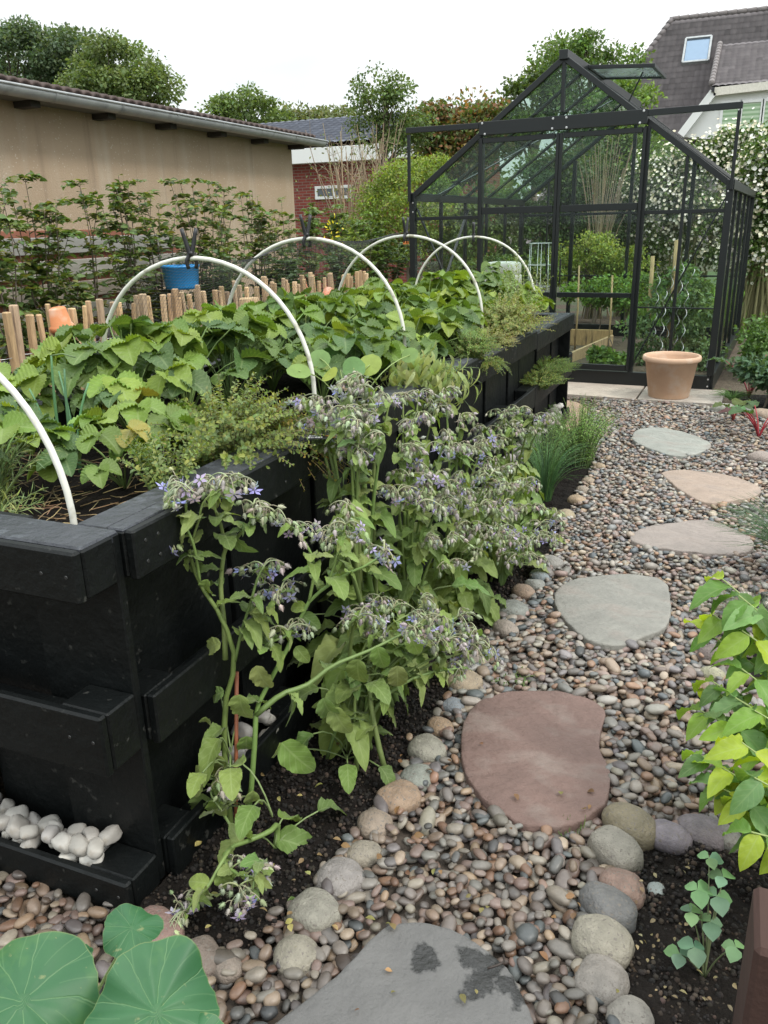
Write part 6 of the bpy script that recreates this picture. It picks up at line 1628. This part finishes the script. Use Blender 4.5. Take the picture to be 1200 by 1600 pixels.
# ------------------------------------------------------------------ young hornbeam hedge behind the pickets
HB = [(.09, .145, .045), (.115, .18, .05), (.07, .11, .04), (.15, .21, .05), (.18, .18, .05)]
def hornbeam(px, top, x, label, n=9, w=.33, nl=38, cols=HB, ls=.066, zb=.0):
    tp = AX(px, top, x); base = np.array([x, tp[1], zb]); h = tp[2]-zb
    o = empty('hornbeam', base, label, 'hedge plant', 'young hedge plants behind the pickets'); st, lf = MB(), MB()
    for k in range(n):
        a = R.uniform(0, 6.28); q = R.uniform(.2, 1); tip = np.array([math.cos(a)*w*q*.8, math.sin(a)*w*q, h*(1-.35*q*R.random())])
        if k == 0: tip = np.array([0, 0, h])
        Q = smooth_path([(0, 0, 0), (tip[0]*.15, tip[1]*.15, tip[2]*.4), (tip[0]*.6+R.normal(0, .04), tip[1]*.6+R.normal(0, .04), tip[2]*.75), tip], 12)
        m = 16; t = np.linspace(5, 11, m); X_ = np.stack([np.interp(t, range(12), Q[:, i]) for i in range(3)], -1); leaves(lf, L_HORN, X_, unit(rdir(m, -.2, .6)+[0, 0, .2]), unit(R.normal(0, .35, (m, 3))+[0, 0, 1]), ls*R.uniform(.5, 1.0, m), jit(cols, m, .15, .06))
        tube(st, Q, np.linspace(.008, .002, 12), 5, (.16, .13, .10), cap=False)
        for b in range(13):
            j = R.integers(3, 12); d = unit(np.array([R.normal(), R.normal(), .35])); L = R.uniform(.12, .30)*(1.1-j/16)
            E_ = bez(Q[j], Q[j]+d*L*.5+[0, 0, .03], Q[j]+d*L+[0, 0, -.02], 5); tube(st, E_, np.linspace(.003, .001, 5), 3, (.17, .13, .09), cap=False)
            m = nl//6+2; t = np.linspace(.15, 1, m); X_ = np.stack([np.interp(t*4, range(5), E_[:, i]) for i in range(3)], -1)
            sd = unit(np.cross(d, [0, 0, 1]))*np.where(np.arange(m) % 2, 1, -1)[:, None]
            leaves(lf, L_HORN, X_, unit(sd+d*.7+R.normal(0, .25, (m, 3))), unit(R.normal(0, .35, (m, 3))+[0, 0, 1]), ls*R.uniform(.6, 1.2, m), jit(cols, m, .15, .06))
    st.build('stems', M_BARK, o); lf.build('foliage', M_SMLEAF, o)
for (px, top, x, n, w, l) in (
    (-20, 290, -4.3, 9, .35, 'hedge plant cut by the left edge of the photo'), (40, 285, -4.5, 11, .36, 'dark leafy hedge plant standing before the pale roof downpipe stain'),
    (125, 292, -4.5, 5, .34, 'thin hedge plant with bare lower stems before the grey boards'), (185, 275, -4.5, 9, .28, 'tallest hedge plant with a bright yellow green tip'),
    (235, 305, -4.5, 10, .30, 'dense dark hedge plant left of the blue tub'), (300, 285, -4.5, 12, .36, 'broad hedge plant above the blue tub'),
    (350, 300, -4.6, 8, .32, 'airy hedge plant between blue tub and second hoop'), (395, 300, -4.6, 9, .34, 'reddish tinged open hedge plant left of the shed corner'),
    (440, 320, -4.6, 7, .32, 'sparse hedge plant before the right end of the ochre wall')):
    hornbeam(px, top, x, l, n, w, 44)
for (px, top, x, n, w, l, c) in ((480, 330, -4.5, 11, .4, 'leafy green shrub at the shed corner under the red house', G_MID), (525, 325, -4.6, 12, .5, 'green shrub with a few yellow flowers below the white window', G_MID), (575, 335, -4.4, 12, .5, 'shrub between the second and fourth hoops behind the pickets', [(.10, .17, .045), (.14, .22, .05)]), (610, 380, -4.2, 10, .4, 'dark low shrub left of the greenhouse corner', G_DK), (330, 400, -4.2, 9, .4, 'low dark shrub behind pickets under the blue tub', G_DK), (450, 395, -4.2, 10, .4, 'low dark shrub behind pickets under the second hoop', G_DK), (90, 420, -4.2, 6, .3, 'low bush behind the upside down pot', HB), (530, 400, -4.1, 10, .4, 'low shrub behind the far pickets', G_DK)):
    hornbeam(px, top, x, l, n, w, 60, c, .06)
m_ = MB(); p = AX(515, 360, -4.2); n = 30; leaves(m_, L_PETAL, p+R.normal(0, .07, (n, 3)), rdir(n), rdir(n), np.full(n, .04), jit((.75, .62, .05), n)); tag(m_.build('yellow_flowers', M_PETAL), 'loose cluster of small yellow blossoms on the shrub by the second hoop', 'flowers', kind='stuff')

# ------------------------------------------------------------------ tiled roofs
def tilemat(name, c0, c1, rough=.7):
    m, nt, b = newmat(name); base = attr(nt); n1 = noise(nt, coords(nt), 2.5, 5)
    c = mixc(nt, n1, c0, c1); c = mixc(nt, 1.0, c, base, 'MULTIPLY'); nt.links.new(c, b.inputs['Base Color']); b.inputs['Roughness'].default_value = rough
    bump(nt, b, noise(nt, coords(nt), 40, 3), .3, .01); return m
def tile_roof(P0, U_, V_, ul, vl, tw, th, poly=None, amp=.035, lap=.03):
    """corrugated pantile sheet: P0 top left corner, U_ along the ridge, V_ down the slope"""
    P0, U_, V_ = map(lambda q: np.asarray(q, float), (P0, U_, V_)); Nn = unit(np.cross(U_, V_)); 
    if Nn[2] < 0: Nn = -Nn
    nu = int(ul/tw)*6; nv = int(vl/th)
    u = np.linspace(0, ul, nu+1); pr = amp*(np.abs(np.sin(u/tw*math.pi)))**.7
    mb = MB(); V = []; C_ = []
    for r_ in range(nv):
        for (vv, lift) in ((r_*th, 0), ((r_+1)*th, lap)):
            V.append(P0+u[:, None]*U_+vv*V_+(pr+lift)[:, None]*Nn)
            C_.append(np.repeat(R.normal(1, .10, (nu//6+1)), 6)[:nu+1] if lift == 0 else C_[-1])
    k = nu+1; V = np.concatenate(V); C_ = np.clip(np.concatenate(C_), .6, 1.5)
    F = []
    i = np.arange(2*nv-1)[:, None]*k; j = np.arange(nu)[None]; F = np.stack([i+j, i+j+1, i+k+j+1, i+k+j], -1).reshape(-1, 4)
    if poly is not None:
        c = V[F].mean(1)-P0; uv = np.c_[c @ U_, c @ V_]; F = F[inpoly(uv, poly)]
    mb.add(V, F, np.repeat(C_[:, None], 3, 1)); return mb
# brick house beyond the shed
YB = 20.0
A0, A1 = AY(452, 262, YB), AY(648, 243, YB); zE = (A0[2]+A1[2])/2
bh = empty('brick_house', (A0[0]+2, YB, 0), 'low red brick house with white fascia and dark blue tiled roof', 'house'); ob = np.array([A0[0]+2, YB, 0])
def brickmat():
    m, nt, b = newmat('red_bricks'); v = coords(nt, (1, 1, 1)); mp = nt.nodes.new('ShaderNodeMapping'); mp.inputs['Rotation'].default_value = (math.pi/2, 0, 0); nt.links.new(v, mp.inputs['Vector'])
    br = nt.nodes.new('ShaderNodeTexBrick'); nt.links.new(mp.outputs[0], br.inputs['Vector']); br.inputs['Scale'].default_value = 1
    br.inputs['Brick Width'].default_value = .22; br.inputs['Row Height'].default_value = .07; br.inputs['Mortar Size'].default_value = .008
    br.inputs['Color1'].default_value = (.25, .05, .035, 1); br.inputs['Color2'].default_value = (.18, .035, .025, 1); br.inputs['Mortar'].default_value = (.22, .16, .13, 1)
    nt.links.new(br.outputs['Color'], b.inputs['Base Color']); b.inputs['Roughness'].default_value = .9; return m
x0, x1 = A0[0]-3, A1[0]+.5
def rb_(nm, p0, p1, m, par, o, b=.004): mb = MB(); box(mb, np.array(p0)-o, np.array(p1)-o, b=b); return mb.build(nm, m, par, False)
rb_('wall', (x0, YB, -.1), (x1, YB+6, zE), brickmat(), bh, ob)
rb_('fascia', (x0-.3, YB-.32, zE), (x1+.3, YB-.05, zE+.34), M_WHITE, bh, ob)
rf = tile_roof(np.array([x0-.3, YB+3.2, zE+1.4])-ob, (1, 0, 0), unit([0, -3.5, -1.07]), x1-x0+.6, 3.55, .22, .30); rf.build('roof', tilemat('blue_black_tiles', (.035, .04, .06), (.09, .10, .13), .45), bh)
m_ = MB(); V = np.array([(x, y, z) for x in (x0+.02, x1-.02) for (y, z) in ((YB-.04, zE+.05), (YB+3.2, zE+1.34), (YB+6, zE+.3), (YB+6, zE+.01), (YB+.01, zE+.01))])-ob
m_.add(V, [(0, 1, 4), (1, 2, 3), (1, 3, 4), (5, 9, 6), (6, 8, 7), (6, 9, 8), (1, 6, 7, 2), (2, 7, 8, 3)]); m_.build('gable', bpy.data.materials['red_bricks'], bh, False)
for (xa, xb, ya, yb) in ((492, 552, 291, 312), (572, 590, 290, 309)):
    a = AY(xa, ya, YB-.03); b = AY(xb, yb, YB-.03); b[2] = AY(xa, yb, YB-.03)[2]
    w = empty('window', (0, 0, 0), parent=bh)
    for (p0, p1) in (((a[0], YB-.05, a[2]-.07), (b[0], YB+.0-.002, a[2])), ((a[0], YB-.05, b[2]), (b[0], YB-.002, b[2]+.07)), ((a[0], YB-.048, b[2]+.07), (a[0]+.07, YB-.002, a[2]-.07)), ((b[0]-.07, YB-.048, b[2]+.07), (b[0], YB-.002, a[2]-.07))): rb_('frame', p0, p1, M_WHITE, w, ob)
    if xb-xa > 40: rb_('frame', ((a[0]+b[0])/2-.03, YB-.046, b[2]+.07), ((a[0]+b[0])/2+.03, YB-.002, a[2]-.07), M_WHITE, w, ob)
    rb_('pane', (a[0]+.07, YB-.02, b[2]+.07), (b[0]-.07, YB-.010, a[2]-.07), M_WGLASS, w, ob)

# big tiled house on the right
YH = 42.0
T0, T1 = AY(1050, 32, YH), AY(1200, 15, YH)
hs_ = empty('tiled_house', (T0[0]+4, 40, 0), 'large house with grey brown pantile roof, skylight and white dormer wall', 'house'); oh = np.array([T0[0]+4, 40, 0])
zr = T0[2]; ex_ = 14.0; Dn = unit([0, -1, -1.15])
M_PAN = tilemat('grey_brown_pantiles', (.115, .10, .105), (.19, .17, .17), .8)
def toPix(p): w = np.asarray(p)-CAMP; d = w @ _f; return 600+F_PX*(w @ _ix)/d, 800+F_PX*(w @ _iy)/d
P0 = np.array([T0[0], YH, zr]); vl = 12.0
_n0 = unit(np.cross([1, 0, 0], Dn)); _v = ray(1000, 100); _h = CAMP+_v*((P0-CAMP) @ _n0)/(_v @ _n0); kh = (P0[0]-_h[0])/((_h-P0) @ Dn); HX = kh*vl
tile_roof(P0-[HX, 0, 0]-oh, (1, 0, 0), Dn, ex_+HX, vl, .235, .31, [(HX, -.1), (ex_+HX, -.1), (ex_+HX, vl+.1), (0, vl+.1)]).build('roof', M_PAN, hs_)
Dv = Dn-[kh, 0, 0]
# verge tiles on the left edge, ridge tiles on top
m_ = MB()
for q in range(int(vl/.31)): a = P0+Dv*q*.31+[0, 0, .03]; b = P0+Dv*(q+1.08)*.31+[0, 0, .08]; tube(m_, np.array([a, b])-oh, .11, 8, (.9, .9, .88))
for q in range(int(ex_/.38)): a = P0+[q*.38-.1, 0, .04]; tube(m_, np.array([a, a+[.40, 0, .015]])-oh, (.10, .115), 8, (1.15, 1.15, 1.1))
m_.build('ridge_tiles', M_PAN, hs_)
zb_ = (P0+Dn*vl)[2]
rb_('wall', (P0[0]+.2, YH-7.0, -.1), (P0[0]+ex_, YH+7, zb_+.1), M_WHITE, hs_, oh)
rr_ = tile_roof(np.array([P0[0], YH+.02, zr])-oh, (1, 0, 0), unit([0, 1, -1.15]), ex_, vl, .47, .31)
hp = MB(); e0, e1 = P0+Dv*vl, P0+[0, .02, 0]+(np.array([-kh, -Dn[1], Dn[2]]))*vl; hp.add(np.array([P0+[-.02, 0, -.02], e0, e1])-oh, [(0, 1, 2)]); hp.build('hip_end', M_PAN, hs_); rr_.build('back_roof', M_PAN, hs_)
rb_('gable_wall', (P0[0]+.2, YH-4, zb_), (P0[0]+.5, YH+4, zr-5.2), M_WHITE, hs_, oh)
# skylight lying on the roof
def onroof(px, py, lift=.0):
    v = ray(px, py); Nn = unit(np.cross([1, 0, 0], Dn)); Nn = Nn if Nn[2] > 0 else -Nn
    t = ((P0+Nn*lift-CAMP) @ Nn)/(v @ Nn); return CAMP+v*t
sk = empty('skylight', (0, 0, 0), parent=hs_); q_ = [onroof(*p) for p in ((1078, 66), (1105, 63), (1101, 98), (1072, 100))]
c = sum(q_)/4; w = .50; L_ = .68; Nn = unit(np.cross([1, 0, 0], Dn)); Nn = Nn if Nn[2] > 0 else -Nn
for (a, b) in (((-w, -L_), (w, -L_)), ((-w, L_), (w, L_))): m_ = MB(); beam(m_, c+a[0]*np.array([1, 0, 0])+a[1]*Dn+Nn*.1-oh, c+b[0]*np.array([1, 0, 0])+b[1]*Dn+Nn*.1-oh, .09, .16, (.13, .14, .15), up=Nn); m_.build('frame', M_ZINC, sk, False)
for s in (-1, 1): m_ = MB(); beam(m_, c+[s*w, 0, 0]-Dn*L_+Nn*.1-oh, c+[s*w, 0, 0]+Dn*L_+Nn*.1-oh, .08, .15, up=Nn); m_.build('frame', M_ZINC, sk, False)
m_ = MB(); beam(m_, c-Dn*L_+Nn*.1-oh, c+Dn*L_+Nn*.1-oh, 2*w-.1, .03, up=Nn); m_.build('pane', gm('skylight_glass', (.20, .26, .34), .05, 4, .1, 10, 0, metallic=.6), sk, False)
# dormer: white wall with its own roof
YD = 36.5
D = [AY(*p, YD) for p in ((1115, 147), (1300, 126), (1300, 230), (1064, 214))]
dm = empty('dormer', (0, 0, 0), parent=hs_)
m_ = MB(); V = [d-oh for d in D]+[d-oh+np.array([0, 4.0, 0]) for d in D]; m_.add(V, [(0, 1, 2, 3), (7, 6, 5, 4), (0, 4, 5, 1), (1, 5, 6, 2), (2, 6, 7, 3), (3, 7, 4, 0)]); m_.build('wall', M_WHITE, dm, False)
for a, b in ((D[0], D[1]), (D[0], D[3])):
    m_ = MB(); beam(m_, a-oh+[0, -.12, .05], b-oh+[0, -.12, .05], .3, .28, (1, 1, 1)); m_.build('fascia', gm('cream_fascia', (.70, .66, .58), .6) if a is D[0] and b is D[1] else M_WHITE, dm, False)
DR = [AY(1135, 70, YD+3.6), AY(1112, 138, YD-.35)]; dd_ = DR[1]-DR[0]; dv = unit([0, dd_[1], dd_[2]]); dl = np.linalg.norm(dd_[1:])
dr0 = DR[1]-dv*dl
tile_roof(np.array([DR[1][0], DR[0][1], DR[0][2]])-oh, (1, 0, 0), dv, 9, dl, .235, .31).build('roof', M_PAN, dm)
m_ = MB()
for q in range(int(dl/.3)): a = np.array([DR[1][0], DR[0][1], DR[0][2]])+dv*q*.3+[-.03, 0, .06]; tube(m_, np.array([a, a+dv*.34+[0, 0, .03]])-oh, .11, 8, (1.3, 1.3, 1.25))
m_.build('verge_tiles', M_PAN, dm)
m_ = MB(); V = np.array([[DR[1][0], DR[0][1], DR[0][2]], DR[1], DR[1]-[0, 0, .12], [DR[1][0], DR[0][1]+.02, DR[1][2]-.12]])-oh; V = np.r_[V, V+[.1, 0, 0]]
m_.add(V, [(0, 1, 2, 3), (7, 6, 5, 4), (0, 4, 5, 1), (1, 5, 6, 2), (2, 6, 7, 3), (3, 7, 4, 0)]); m_.build('cheek', M_PLASTIC, dm, False)
def blinds():
    m, nt, b = newmat('green_window_blinds'); v = coords(nt); sp = nt.nodes.new('ShaderNodeSeparateXYZ'); nt.links.new(v, sp.inputs[0])
    f = math_(nt, 'LESS_THAN', math_(nt, 'FRACT', math_(nt, 'MULTIPLY', sp.outputs[2], 6.5)), .5); c = mixc(nt, f, (.28, .42, .24), (.48, .60, .42)); nt.links.new(c, b.inputs['Base Color']); b.inputs['Roughness'].default_value = .25; return m
MBL = blinds()
for (xa, xb) in ((1131, 1150), (1161, 1184), (1196, 1230)):
    a = AY(xa, 163, YD-.02); b = AY(xb, 207, YD-.02); w = empty('window', (0, 0, 0), parent=dm)
    zt, zb = AY(1140, 163, YD)[2], AY(1140, 208, YD)[2]
    rb_('pane', (a[0], YD-.05, zb), (b[0], YD-.03, zt), MBL, w, oh)
    for (p0, p1) in (((a[0]-.1, YD-.09, zt), (b[0]+.1, YD-.003, zt+.1)), ((a[0]-.1, YD-.12, zb-.1), (b[0]+.1, YD-.003, zb)), ((a[0]-.1, YD-.088, zb), (a[0], YD-.003, zt)), ((b[0], YD-.088, zb), (b[0]+.1, YD-.003, zt))): rb_('frame', p0, p1, M_WHITE, w, oh)
# distant hedge closing the horizon
m_ = MB(); n = 26000; a = R.uniform(0, 1, n); Px = -60+110*a; P = np.c_[Px, 44+R.normal(0, 1.2, n), R.uniform(-.2, 1, n)**.7*(3.2+1.0*np.sin(Px*.35)+.7*np.sin(Px*1.3))]
leaves(m_, L_SIMPLE, P, rdir(n), rdir(n), R.uniform(.35, .6, n), jit(G_OLV+G_MID, n)); tag(m_.build('distant_woods', M_LEAF), 'far hazy belt of woods closing the horizon', kind='stuff')
